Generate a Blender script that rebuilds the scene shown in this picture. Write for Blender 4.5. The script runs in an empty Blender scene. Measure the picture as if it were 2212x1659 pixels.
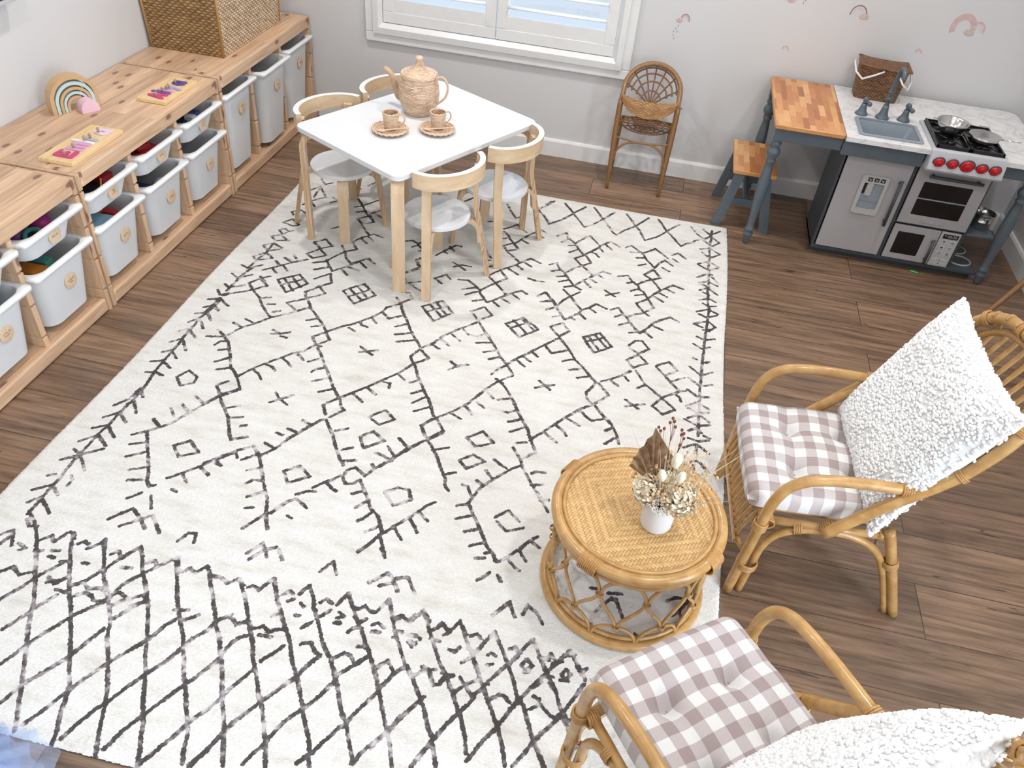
import bpy, bmesh, math, random
import numpy as np
from mathutils import Vector, Matrix
random.seed(7); RNG = np.random.default_rng(7)
PI = math.pi
sc = bpy.context.scene
COL = sc.collection

# ------------------------------------------------------------------ camera, world, lights, exposure
cam_d = bpy.data.cameras.new('camera'); cam = bpy.data.objects.new('camera', cam_d); COL.objects.link(cam)
yaw, pitch, roll = -0.1476, 0.7101, 0.1041
fwd = Vector((math.cos(pitch)*math.sin(yaw), math.cos(pitch)*math.cos(yaw), -math.sin(pitch)))
rt = Vector((math.cos(yaw), -math.sin(yaw), 0)); upv = rt.cross(fwd)
r2 = math.cos(roll)*rt + math.sin(roll)*upv; u2 = -math.sin(roll)*rt + math.cos(roll)*upv
cam.matrix_world = Matrix(((r2.x, u2.x, -fwd.x, 2.2389), (r2.y, u2.y, -fwd.y, -3.9337), (r2.z, u2.z, -fwd.z, 1.7939), (0, 0, 0, 1)))
cam_d.sensor_width = 36.0; cam_d.lens = 36*1709.8/2212; cam_d.clip_start = .02
sc.camera = cam
sc.view_settings.view_transform = 'Standard'; sc.view_settings.look = 'None'
sc.view_settings.gamma = 1.0; sc.view_settings.exposure = 0.04; sc.view_settings.use_curve_mapping = False
w = bpy.data.worlds.new('daylight'); sc.world = w; w.use_nodes = True
w.node_tree.nodes['Background'].inputs[0].default_value = (0.74, 0.86, 1.0, 1)
w.node_tree.nodes['Background'].inputs[1].default_value = 0.90
def downlight(x, y, power, size=.11):
    l = bpy.data.lights.new('downlight_bulb', 'AREA'); l.shape = 'DISK'; l.size = size; l.energy = power
    l.color = (1.0, .965, .925); l.spread = math.radians(150)
    o = bpy.data.objects.new('downlight_bulb', l); COL.objects.link(o); o.location = (x, y, 2.462)
    return o
for x, y, pw in ((.95, -.95, 11.5), (2.35, -.85, 10.5), (3.35, -1.2, 8), (1.0, -2.75, 10), (2.9, -2.6, 9.5), (1.9, -3.9, 5)):
    downlight(x, y, pw)

def daylight(loc, rot, sx, sy, radiance, col):       # sky seen through a pane: a rectangle outside the glass
    l = bpy.data.lights.new('daylight_panel', 'AREA'); l.shape = 'RECTANGLE'; l.size = sx; l.size_y = sy; l.color = col; l.energy = radiance*PI*sx*sy
    o = bpy.data.objects.new('daylight_panel', l); COL.objects.link(o); o.location = loc; o.rotation_euler = rot
daylight((1.405, .36, 1.12), (-PI/2, 0, 0), 1.7, 1.6, 1.7, (.50, .70, 1.0))              # outside the shuttered window
daylight((4.6, -4.2, 1.25), (PI/2, 0, PI/2), 2.2, 2.3, 13.0, (.76, .88, 1.0))             # outside the glass door behind the camera

# ------------------------------------------------------------------ node helpers
def new_mat(name):
    m = bpy.data.materials.new(name); m.use_nodes = True
    return m, m.node_tree, m.node_tree.nodes['Principled BSDF']
def nd(t, kind, **ins):
    n = t.nodes.new(kind)
    for k, v in ins.items():
        if k.startswith('_'): setattr(n, k[1:], v)
        else:
            s = n.inputs[int(k[1:])] if k[0] == 'i' and k[1:].isdigit() else n.inputs[k.replace('__', ' ')]
            if isinstance(v, bpy.types.NodeSocket): t.links.new(v, s)
            else: s.default_value = v
    return n
def c4(c): return (c[0], c[1], c[2], 1)
def coords(t, scale=(1, 1, 1), rot=(0, 0, 0), src='Object', loc=(0, 0, 0)):
    tc = nd(t, 'ShaderNodeTexCoord')
    mp = nd(t, 'ShaderNodeMapping', Vector=tc.outputs[src], Scale=scale, Rotation=rot, Location=loc)
    return mp.outputs[0]
def ramp(t, fac, stops):
    r = nd(t, 'ShaderNodeValToRGB', Fac=fac); e = r.color_ramp.elements
    while len(e) < len(stops): e.new(.5)
    for el, (p, c) in zip(e, stops): el.position = p; el.color = c4(c)
    return r.outputs[0]
def mixc(t, fac, a, b, mode='MIX'):
    n = nd(t, 'ShaderNodeMix', _data_type='RGBA', _blend_type=mode)
    for s, v in ((n.inputs[0], fac), (n.inputs[6], a), (n.inputs[7], b)):
        if isinstance(v, bpy.types.NodeSocket): t.links.new(v, s)
        else: s.default_value = v if not isinstance(v, tuple) else c4(v)
    return n.outputs[2]
def math_(t, op, a, b=0.0, c=0.0):
    n = nd(t, 'ShaderNodeMath', _operation=op)
    for s, v in zip(n.inputs, (a, b, c)):
        if isinstance(v, bpy.types.NodeSocket): t.links.new(v, s)
        else: s.default_value = v
    return n.outputs[0]
def bump(t, bs, h, strength=.3, dist=.01):
    b = nd(t, 'ShaderNodeBump', Height=h, Strength=strength, Distance=dist)
    t.links.new(b.outputs[0], bs.inputs['Normal'])
def simple(name, c, rough=.5, metal=0.0, var=.06, nscale=20, bumpy=0.0, spec=.5):
    m, t, b = new_mat(name)
    n = nd(t, 'ShaderNodeTexNoise', Vector=coords(t), Scale=nscale, Detail=3.0)
    lo = tuple(max(0, x*(1-var)) for x in c); hi = tuple(min(1, x*(1+var)) for x in c)
    t.links.new(ramp(t, n.outputs[0], [(.3, lo), (.7, hi)]), b.inputs['Base Color'])
    b.inputs['Roughness'].default_value = rough; b.inputs['Metallic'].default_value = metal
    b.inputs['Specular IOR Level'].default_value = spec
    if bumpy: bump(t, b, n.outputs[0], bumpy, .003)
    return m
def grain(name, lo, hi, scale=(3, 3, 30), rough=.45, nscale=6, spread=(.35, .65), bumpy=.08, coat=0.0):
    # streaky wood: noise compressed along the two axes across the grain
    m, t, b = new_mat(name)
    n = nd(t, 'ShaderNodeTexNoise', Vector=coords(t, scale), Scale=nscale, Detail=5.0, Distortion=.6)
    t.links.new(ramp(t, n.outputs[0], [(spread[0], lo), (spread[1], hi)]), b.inputs['Base Color'])
    b.inputs['Roughness'].default_value = rough
    b.inputs['Coat Weight'].default_value = coat
    bump(t, b, n.outputs[0], bumpy, .002)
    return m

M = {}
def build_materials():
    # wall paint
    m, t, b = new_mat('wall_paint')
    n = nd(t, 'ShaderNodeTexNoise', Vector=coords(t), Scale=180.0, Detail=3.0)
    b.inputs['Base Color'].default_value = (.665, .655, .655, 1); b.inputs['Roughness'].default_value = .6
    bump(t, b, n.outputs[0], .06, .002); M['wall'] = m
    M['white_paint'] = simple('white_gloss_paint', (.80, .795, .78), .32, var=.02)
    M['ceiling'] = simple('ceiling_paint', (.85, .85, .84), .8, var=.02)
    # plank floor: planks run along x
    m, t, b = new_mat('oak_planks')
    v = coords(t)
    br = nd(t, 'ShaderNodeTexBrick', Vector=v, _offset=.37, _offset_frequency=2, Color1=(0, 0, 0, 1), Color2=(1, 1, 1, 1), Mortar=(.5, .5, .5, 1),
            Scale=1.0, Mortar__Size=.0016, Mortar__Smooth=.1, Brick__Width=1.22, Row__Height=.182)
    seed = nd(t, 'ShaderNodeSeparateColor', Color=br.outputs[0]).outputs[0]
    off = nd(t, 'ShaderNodeCombineXYZ', X=math_(t, 'MULTIPLY', seed, 37.0), Y=math_(t, 'MULTIPLY', seed, 11.0), Z=0.0).outputs[0]
    vv = nd(t, 'ShaderNodeVectorMath', _operation='ADD', i0=v, i1=off).outputs[0]
    g1 = nd(t, 'ShaderNodeTexNoise', Vector=nd(t, 'ShaderNodeMapping', Vector=vv, Scale=(1.6, 26, 1)).outputs[0], Scale=2.2, Detail=6.0, Roughness=.62, Distortion=.5).outputs[0]
    g2 = nd(t, 'ShaderNodeTexNoise', Vector=nd(t, 'ShaderNodeMapping', Vector=vv, Scale=(.9, 5, 1)).outputs[0], Scale=2.0, Detail=4.0, Roughness=.6).outputs[0]
    g3 = nd(t, 'ShaderNodeTexNoise', Vector=nd(t, 'ShaderNodeMapping', Vector=vv, Scale=(5, 160, 1)).outputs[0], Scale=3.0, Detail=3.0).outputs[0]
    base = ramp(t, g1, [(.28, (.105, .068, .045)), (.48, (.225, .148, .098)), (.72, (.335, .232, .160))])
    tone = ramp(t, seed, [(0.0, (.80, .78, .76)), (.5, (1.0, .97, .94)), (1.0, (1.18, 1.14, 1.10))])
    col = mixc(t, 1.0, base, tone, 'MULTIPLY')
    col = mixc(t, .75, col, ramp(t, g2, [(.35, (.62, .60, .60)), (.62, (1.1, 1.05, 1.0))]), 'MULTIPLY')
    col = mixc(t, .35, col, ramp(t, g3, [(.35, (.6, .58, .56)), (.6, (1.15, 1.1, 1.08))]), 'MULTIPLY')
    ck = nd(t, 'ShaderNodeTexNoise', Vector=nd(t, 'ShaderNodeMapping', Vector=vv, Scale=(1.2, 16, 1)).outputs[0], Scale=1.3, Detail=2.0, Distortion=.4).outputs[0]
    crack = math_(t, 'LESS_THAN', math_(t, 'ABSOLUTE', math_(t, 'SUBTRACT', ck, .33)), .006)
    col = mixc(t, math_(t, 'MULTIPLY', crack, .7), col, (.03, .022, .018))
    col = mixc(t, math_(t, 'MULTIPLY', br.outputs[1], .8), col, (.03, .02, .014))
    t.links.new(col, b.inputs['Base Color']); b.inputs['Roughness'].default_value = .38
    hh = math_(t, 'SUBTRACT', math_(t, 'MULTIPLY', g3, .4), br.outputs[1])
    bump(t, b, hh, .25, .0015); M['floor'] = m
    # knotty pine (grain along y)
    def pine(name, rot=(0, 0, 0), dark=1.0):
        m, t, b = new_mat(name)
        v = coords(t, (1, 1, 1), rot)
        br = nd(t, 'ShaderNodeTexBrick', Vector=nd(t, 'ShaderNodeMapping', Vector=v, Rotation=(0, 0, PI/2)).outputs[0], _offset=.5, Color1=(0, 0, 0, 1), Color2=(1, 1, 1, 1), Mortar=(.5, .5, .5, 1),
                Scale=1.0, Mortar__Size=.0004, Brick__Width=.9, Row__Height=.062)
        s = nd(t, 'ShaderNodeSeparateColor', Color=br.outputs[0]).outputs[0]
        off = nd(t, 'ShaderNodeCombineXYZ', X=math_(t, 'MULTIPLY', s, 3.0), Y=math_(t, 'MULTIPLY', s, 23.0), Z=0.0).outputs[0]
        vv = nd(t, 'ShaderNodeVectorMath', _operation='ADD', i0=v, i1=off).outputs[0]
        sx_ = nd(t, 'ShaderNodeSeparateXYZ', Vector=vv)
        kv = nd(t, 'ShaderNodeCombineXYZ', X=math_(t, 'MULTIPLY', math_(t, 'ADD', sx_.outputs[0], sx_.outputs[2]), 11.0), Y=math_(t, 'MULTIPLY', sx_.outputs[1], 5.5), Z=0.0).outputs[0]
        k = nd(t, 'ShaderNodeTexVoronoi', Vector=kv, Scale=1.0, Randomness=1.0, _voronoi_dimensions='2D')
        kd = k.outputs['Distance']
        n = nd(t, 'ShaderNodeTexNoise', Vector=nd(t, 'ShaderNodeMapping', Vector=vv, Scale=(22, 1.6, 22)).outputs[0], Scale=2.0, Detail=4.0, Distortion=.8).outputs[0]
        col = ramp(t, n, [(.25, (.52*dark, .325*dark, .20*dark)), (.5, (.68*dark, .46*dark, .30*dark)), (.75, (.80*dark, .59*dark, .405*dark))])
        col = mixc(t, .9, col, ramp(t, s, [(0, (.80, .76, .73)), (1, (1.12, 1.10, 1.08))]), 'MULTIPLY')
        kn = ramp(t, kd, [(.0, (1, 1, 1)), (.075, (1, 1, 1)), (.12, (0, 0, 0))])
        halo = ramp(t, kd, [(.08, (1, 1, 1)), (.26, (0, 0, 0))])
        kr = nd(t, 'ShaderNodeSeparateColor', Color=k.outputs['Color']).outputs[0]
        on = math_(t, 'GREATER_THAN', kr, .55)
        knf = math_(t, 'MULTIPLY', nd(t, 'ShaderNodeSeparateColor', Color=kn).outputs[0], on)
        hf = math_(t, 'MULTIPLY', math_(t, 'MULTIPLY', nd(t, 'ShaderNodeSeparateColor', Color=halo).outputs[0], on), .35)
        col = mixc(t, hf, col, (.46*dark, .25*dark, .16*dark))
        col = mixc(t, math_(t, 'MULTIPLY', knf, .85), col, (.20, .095, .07))
        col = mixc(t, math_(t, 'MULTIPLY', br.outputs[1], .3), col, (.3, .16, .09))
        t.links.new(col, b.inputs['Base Color']); b.inputs['Roughness'].default_value = .42
        bump(t, b, n, .06, .001)
        return m
    M['pine'] = pine('knotty_pine'); M['pine_up'] = pine('knotty_pine_upright', (PI/2, 0, 0), .96)
    M['birch'] = grain('birch_plywood', (.60, .42, .255), (.74, .56, .375), (8, 8, 1.2), .38, 4, (.3, .7), .03)
    M['birch_band'] = grain('birch_veneer', (.64, .45, .27), (.78, .60, .40), (3, 3, 14), .35, 3, (.3, .7), .03)
    M['ply_edge'] = grain('plywood_edge', (.42, .25, .13), (.70, .50, .31), (120, 120, 1), .45, 5, (.42, .58), .02)
    M['white_laminate'] = simple('white_laminate', (.755, .765, .78), .16, var=.01)
    M['lit_edge'] = simple('lit_edge', (.80, .79, .77), .35, var=.02)  # chair back edges: overhead light painted in as near white
    M['board_ply'] = grain('puzzle_board_wood', (.74, .50, .24), (.88, .66, .38), (20, 2, 20), .45, 4, (.3, .7), .02)
    # translucent storage plastic
    m, t, b = new_mat('milky_plastic')
    b.inputs['Base Color'].default_value = (.88, .89, .90, 1); b.inputs['Roughness'].default_value = .38
    tl = nd(t, 'ShaderNodeBsdfTranslucent', Color=(.92, .94, .96, 1)); tp = nd(t, 'ShaderNodeBsdfTransparent', Color=(.95, .97, 1, 1))
    m1 = nd(t, 'ShaderNodeMixShader', Fac=.22, i1=b.outputs[0], i2=tl.outputs[0]); m2 = nd(t, 'ShaderNodeMixShader', Fac=.09, i1=m1.outputs[0], i2=tp.outputs[0])
    t.links.new(m2.outputs[0], t.nodes['Material Output'].inputs['Surface']); M['bin'] = m
    M['bin_rim'] = simple('white_plastic_rim', (.83, .84, .85), .3, var=.01)
    M['tag_wood'] = grain('tag_wood', (.66, .47, .30), (.78, .60, .42), (4, 40, 4), .5, 3, (.3, .7), .02)
    M['ink'] = simple('burnt_ink', (.10, .06, .04), .7, var=.1)
    # woven fibres: colour comes from a per-vertex strand tone stored with the weave
    def fibre(name, lo, hi, gap, rough=.5, nscale=60):
        m, t, b = new_mat(name)
        a = nd(t, 'ShaderNodeAttribute', _attribute_name='strand')
        sp = nd(t, 'ShaderNodeSeparateColor', Color=a.outputs[0])
        n = nd(t, 'ShaderNodeTexNoise', Vector=coords(t), Scale=float(nscale), Detail=3.0).outputs[0]
        f = math_(t, 'ADD', math_(t, 'MULTIPLY', sp.outputs[0], .6), math_(t, 'MULTIPLY', n, .4))
        col = ramp(t, f, [(.2, lo), (.8, hi)])
        col = mixc(t, math_(t, 'MULTIPLY', sp.outputs[1], .75), col, gap)
        t.links.new(col, b.inputs['Base Color']); b.inputs['Roughness'].default_value = rough
        return m
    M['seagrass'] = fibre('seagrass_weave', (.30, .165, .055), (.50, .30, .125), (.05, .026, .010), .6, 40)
    M['seagrass_lit'] = fibre('seagrass_weave_lit', (.54, .36, .20), (.80, .62, .43), (.10, .05, .02), .6, 40)  # lit copy of the basket weave: light put into the colour
    M['teapot'] = fibre('natural_wicker', (.60, .40, .265), (.86, .66, .485), (.20, .09, .05), .45, 80)
    M['picnic'] = fibre('brown_wicker', (.13, .050, .017), (.30, .140, .050), (.025, .010, .004), .4, 80)
    M['peacock_weave'] = fibre('honey_wicker', (.30, .135, .035), (.52, .28, .09), (.09, .035, .01), .4, 80)
    M['bamboo_weave'] = fibre('bamboo_strip_weave', (.50, .285, .095), (.74, .475, .205), (.15, .06, .012), .38, 40)
    M['rattan'] = grain('golden_rattan', (.40, .21, .062), (.58, .345, .130), (2, 2, 2), .30, 14, (.3, .7), .03, .2)
    M['rattan_bind'] = grain('rattan_binding', (.38, .19, .055), (.54, .30, .11), (30, 30, 30), .38, 8, (.3, .7), .1)
    M['cane'] = grain('thin_cane', (.40, .21, .062), (.56, .33, .125), (3, 3, 3), .33, 14, (.3, .7), .03, .2)
    M['dark_rattan'] = grain('brown_rattan', (.185, .085, .030), (.33, .17, .062), (30, 30, 60), .38, 4, (.3, .7), .2, .2)
    M['dark_cane'] = grain('dark_cane', (.155, .070, .032), (.25, .125, .06), (3, 3, 3), .4, 12, (.3, .7), .03, .1)
    # kitchen
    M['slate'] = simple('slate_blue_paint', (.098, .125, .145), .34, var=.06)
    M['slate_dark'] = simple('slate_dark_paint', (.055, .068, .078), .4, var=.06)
    M['silver'] = simple('silver_board', (.40, .38, .385), .42, var=.03, nscale=8)
    M['silver_plastic'] = simple('silver_plastic', (.50, .50, .525), .3, var=.02)
    M['warm_grey'] = simple('warm_grey_plastic', (.46, .455, .435), .35, var=.02)
    M['black'] = simple('black_plastic', (.012, .012, .013), .22, var=.1)
    M['black_glass'] = simple('black_window_film', (.008, .007, .008), .15, var=.1)
    M['charcoal'] = simple('charcoal_plastic', (.055, .062, .072), .3, var=.05)
    M['red'] = simple('red_plastic', (.52, .006, .012), .18, var=.05)
    M['steel'] = simple('brushed_steel', (.62, .61, .60), .2, 1.0, .03, 60)
    M['sink_grey'] = simple('sink_grey_plastic', (.26, .30, .335), .3, var=.03)
    m, t, b = new_mat('marble_print')
    n0 = nd(t, 'ShaderNodeTexNoise', Vector=coords(t), Scale=9.0, Detail=6.0, Distortion=1.2).outputs[0]
    vein = math_(t, 'ABSOLUTE', math_(t, 'SUBTRACT', n0, .5))
    col = ramp(t, vein, [(0, (.60, .60, .615)), (.03, (.72, .715, .72)), (.14, (.79, .785, .785))])
    t.links.new(col, b.inputs['Base Color']); b.inputs['Roughness'].default_value = .2; M['marble'] = m
    m, t, b = new_mat('butcher_block_print')
    v = coords(t, rot=(0, 0, PI/2))
    br = nd(t, 'ShaderNodeTexBrick', Vector=v, _offset=.41, _offset_frequency=2, Color1=(0, 0, 0, 1), Color2=(1, 1, 1, 1), Mortar=(.5, .5, .5, 1), Scale=1.0, Mortar__Size=.0003, Brick__Width=.125, Row__Height=.0255)
    s = nd(t, 'ShaderNodeSeparateColor', Color=br.outputs[0]).outputs[0]
    n = nd(t, 'ShaderNodeTexNoise', Vector=nd(t, 'ShaderNodeMapping', Vector=coords(t), Scale=(70, 5, 5)).outputs[0], Scale=3.0, Detail=3.0).outputs[0]
    col = ramp(t, s, [(.05, (.40, .145, .055)), (.35, (.56, .235, .085)), (.65, (.66, .315, .125)), (.95, (.76, .45, .20))])
    col = mixc(t, .4, col, ramp(t, n, [(.3, (.8, .76, .72)), (.7, (1.12, 1.1, 1.08))]), 'MULTIPLY')
    t.links.new(col, b.inputs['Base Color']); b.inputs['Roughness'].default_value = .3; M['butcher'] = m
    M['block_edge'] = simple('block_edge', (.55, .27, .085), .4, var=.1)
    # fabrics
    m, t, b = new_mat('gingham_cloth')
    uv = nd(t, 'ShaderNodeUVMap').outputs[0]; sx = nd(t, 'ShaderNodeSeparateXYZ', Vector=uv)
    def stripe(s): return math_(t, 'LESS_THAN', math_(t, 'FRACT', s), .5)
    a, c = stripe(sx.outputs[0]), stripe(sx.outputs[1])
    f = math_(t, 'MULTIPLY', math_(t, 'ADD', a, c), .5)
    thr = nd(t, 'ShaderNodeTexWave', Vector=uv, Scale=9.0, Distortion=0.0, _bands_direction='DIAGONAL').outputs[1]
    col = ramp(t, f, [(0, (.80, .795, .78)), (.5, (.555, .495, .485)), (1, (.375, .302, .292))])
    col = mixc(t, .10, col, thr, 'MULTIPLY')
    t.links.new(col, b.inputs['Base Color']); b.inputs['Roughness'].default_value = .9
    nz = nd(t, 'ShaderNodeTexNoise', Vector=uv, Scale=60.0, Detail=2.0).outputs[0]; bump(t, b, nz, .15, .001)
    b.inputs['Sheen Weight'].default_value = .2; M['gingham'] = m
    M['boucle'] = simple('white_boucle', (.87, .87, .865), .95, var=.03, nscale=60)
    M['boucle_base'] = simple('boucle_backing', (.78, .775, .76), .95, var=.05, nscale=300, bumpy=.6)
    # rug
    m, t, b = new_mat('moroccan_rug')
    a = nd(t, 'ShaderNodeAttribute', _attribute_name='stroke_distance')
    v = coords(t)
    n1 = nd(t, 'ShaderNodeTexNoise', Vector=v, Scale=150.0, Detail=3.0).outputs[0]
    n2 = nd(t, 'ShaderNodeTexNoise', Vector=v, Scale=42.0, Detail=2.0).outputs[0]
    n3 = nd(t, 'ShaderNodeTexNoise', Vector=nd(t, 'ShaderNodeMapping', Vector=v, Scale=(5, 16, 1)).outputs[0], Scale=1.6, Detail=5.0, Roughness=.65).outputs[0]
    n4 = nd(t, 'ShaderNodeTexNoise', Vector=nd(t, 'ShaderNodeMapping', Vector=v, Scale=(1, 3, 1)).outputs[0], Scale=120.0, Detail=3.0).outputs[0]
    d = math_(t, 'ADD', a.outputs['Fac'], math_(t, 'MULTIPLY', math_(t, 'SUBTRACT', n1, .5), 1.5))
    mask = ramp(t, d, [(.85, (1, 1, 1)), (1.02, (0, 0, 0))])
    mask = nd(t, 'ShaderNodeSeparateColor', Color=mask).outputs[0]
    fade = nd(t, 'ShaderNodeTexNoise', Vector=v, Scale=4.5, Detail=2.0).outputs[0]
    n2 = math_(t, 'ADD', n2, math_(t, 'MULTIPLY', math_(t, 'SUBTRACT', fade, .56), .55))
    ink = ramp(t, n2, [(.36, (.026, .018, .019)), (.47, (.060, .046, .049)), (.56, (.24, .205, .215)), (.66, (.56, .52, .525))])
    ivory = ramp(t, n3, [(.28, (.62, .585, .53)), (.45, (.725, .705, .665)), (.66, (.785, .775, .755))])
    ivory = mixc(t, .45, ivory, ramp(t, n4, [(.3, (.74, .73, .72)), (.65, (1.1, 1.1, 1.1))]), 'MULTIPLY')
    col = mixc(t, math_(t, 'MULTIPLY', mask, .93), ivory, ink)
    t.links.new(col, b.inputs['Base Color']); b.inputs['Roughness'].default_value = .95; b.inputs['Specular IOR Level'].default_value = .1
    hh = math_(t, 'ADD', math_(t, 'MULTIPLY', n4, .6), math_(t, 'ADD', math_(t, 'MULTIPLY', n1, .5), math_(t, 'MULTIPLY', mask, -.25)))
    bump(t, b, hh, .55, .004); M['rug'] = m
    M['rug_edge'] = simple('rug_binding', (.17, .12, .12), .9, var=.1)
    # small things
    for k, c in dict(arch_tan=(.60, .39, .20), arch_aqua=(.52, .67, .68), arch_pink=(.84, .56, .66), mag=(.60, .055, .20), pink=(.72, .36, .55), white_l=(.84, .80, .80), grey_l=(.47, .46, .54),
                     lilac=(.78, .62, .76), purple=(.155, .085, .30), lav=(.42, .36, .62), violet=(.11, .075, .28)).items():
        M[k] = simple('painted_' + k, c, .45, var=.04)
    M['peg'] = grain('peg_wood', (.36, .24, .16), (.55, .40, .28), (4, 4, 4), .5, 20)
    for k, c in dict(t_red=(.52, .03, .04), t_blue=(.05, .13, .40), t_navy=(.03, .05, .12), t_yellow=(.75, .58, .05), t_orange=(.80, .28, .04), t_teal=(.08, .35, .32), t_magenta=(.45, .03, .25),
                     t_pink=(.80, .35, .45), t_white=(.80, .82, .84), t_sky=(.35, .62, .82), t_black=(.02, .02, .025), t_green=(.05, .42, .10), t_grey=(.45, .48, .52), t_purple=(.25, .08, .30), t_lime=(.5, .55, .08), t_peach=(.85, .60, .50)).items():
        M[k] = simple('toy_' + k[2:], c, .4, var=.08)
    M['decal_rose'] = simple('decal_rose', (.62, .44, .42), .7, var=.1, nscale=60); M['decal_pale'] = simple('decal_pale', (.70, .58, .57), .7, var=.06, nscale=60)
    M['decal_dark'] = simple('decal_maroon', (.30, .19, .20), .7, var=.1, nscale=60); M['decal_tan'] = simple('decal_tan', (.60, .48, .41), .7, var=.08, nscale=60); M['decal_grey'] = simple('decal_grey', (.36, .35, .36), .7, var=.08)
    M['vase'] = simple('matte_white_ceramic', (.74, .73, .735), .55, var=.02)
    M['palm'] = grain('dried_palm', (.17, .095, .045), (.33, .20, .10), (8, 8, 8), .7, 6)
    M['tail'] = simple('bunny_tail_fluff', (.78, .70, .54), .95, var=.06, nscale=120, bumpy=.5)
    M['straw'] = simple('straw_stem', (.55, .44, .29), .8, var=.15); M['grass_pale'] = simple('pale_grass', (.62, .54, .42), .8, var=.15)
    M['berry'] = simple('rust_berry', (.17, .045, .02), .5, var=.2); M['bead'] = simple('dried_bead', (.56, .38, .21), .6, var=.25); M['petal'] = simple('cream_petal', (.84, .74, .56), .8, var=.1, nscale=40)
    M['petal_white'] = simple('white_petal', (.82, .76, .68), .8, var=.06)
    # glass, tulle
    m, t, b = new_mat('window_glass'); tp = nd(t, 'ShaderNodeBsdfTransparent'); gl = nd(t, 'ShaderNodeBsdfGlossy', Roughness=.02)
    t.links.new(nd(t, 'ShaderNodeMixShader', Fac=.06, i1=tp.outputs[0], i2=gl.outputs[0]).outputs[0], t.nodes['Material Output'].inputs['Surface']); M['glass'] = m
    m, t, b = new_mat('blue_tulle'); b.inputs['Base Color'].default_value = (.62, .74, 1.0, 1); b.inputs['Roughness'].default_value = .8
    tp = nd(t, 'ShaderNodeBsdfTransparent', Color=(.86, .91, 1, 1))
    t.links.new(nd(t, 'ShaderNodeMixShader', Fac=.80, i1=b.outputs[0], i2=tp.outputs[0]).outputs[0], t.nodes['Material Output'].inputs['Surface']); M['tulle'] = m
    M['satin'] = simple('blue_satin', (.30, .42, .80), .4, var=.1)
    M['screen'] = simple('dark_screen', (.006, .007, .012), .12, var=.05)
    m, t, b = new_mat('lamp_glow'); b.inputs['Emission Color'].default_value = (1, .95, .88, 1); b.inputs['Emission Strength'].default_value = 6.0; M['glow'] = m
build_materials()

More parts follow.
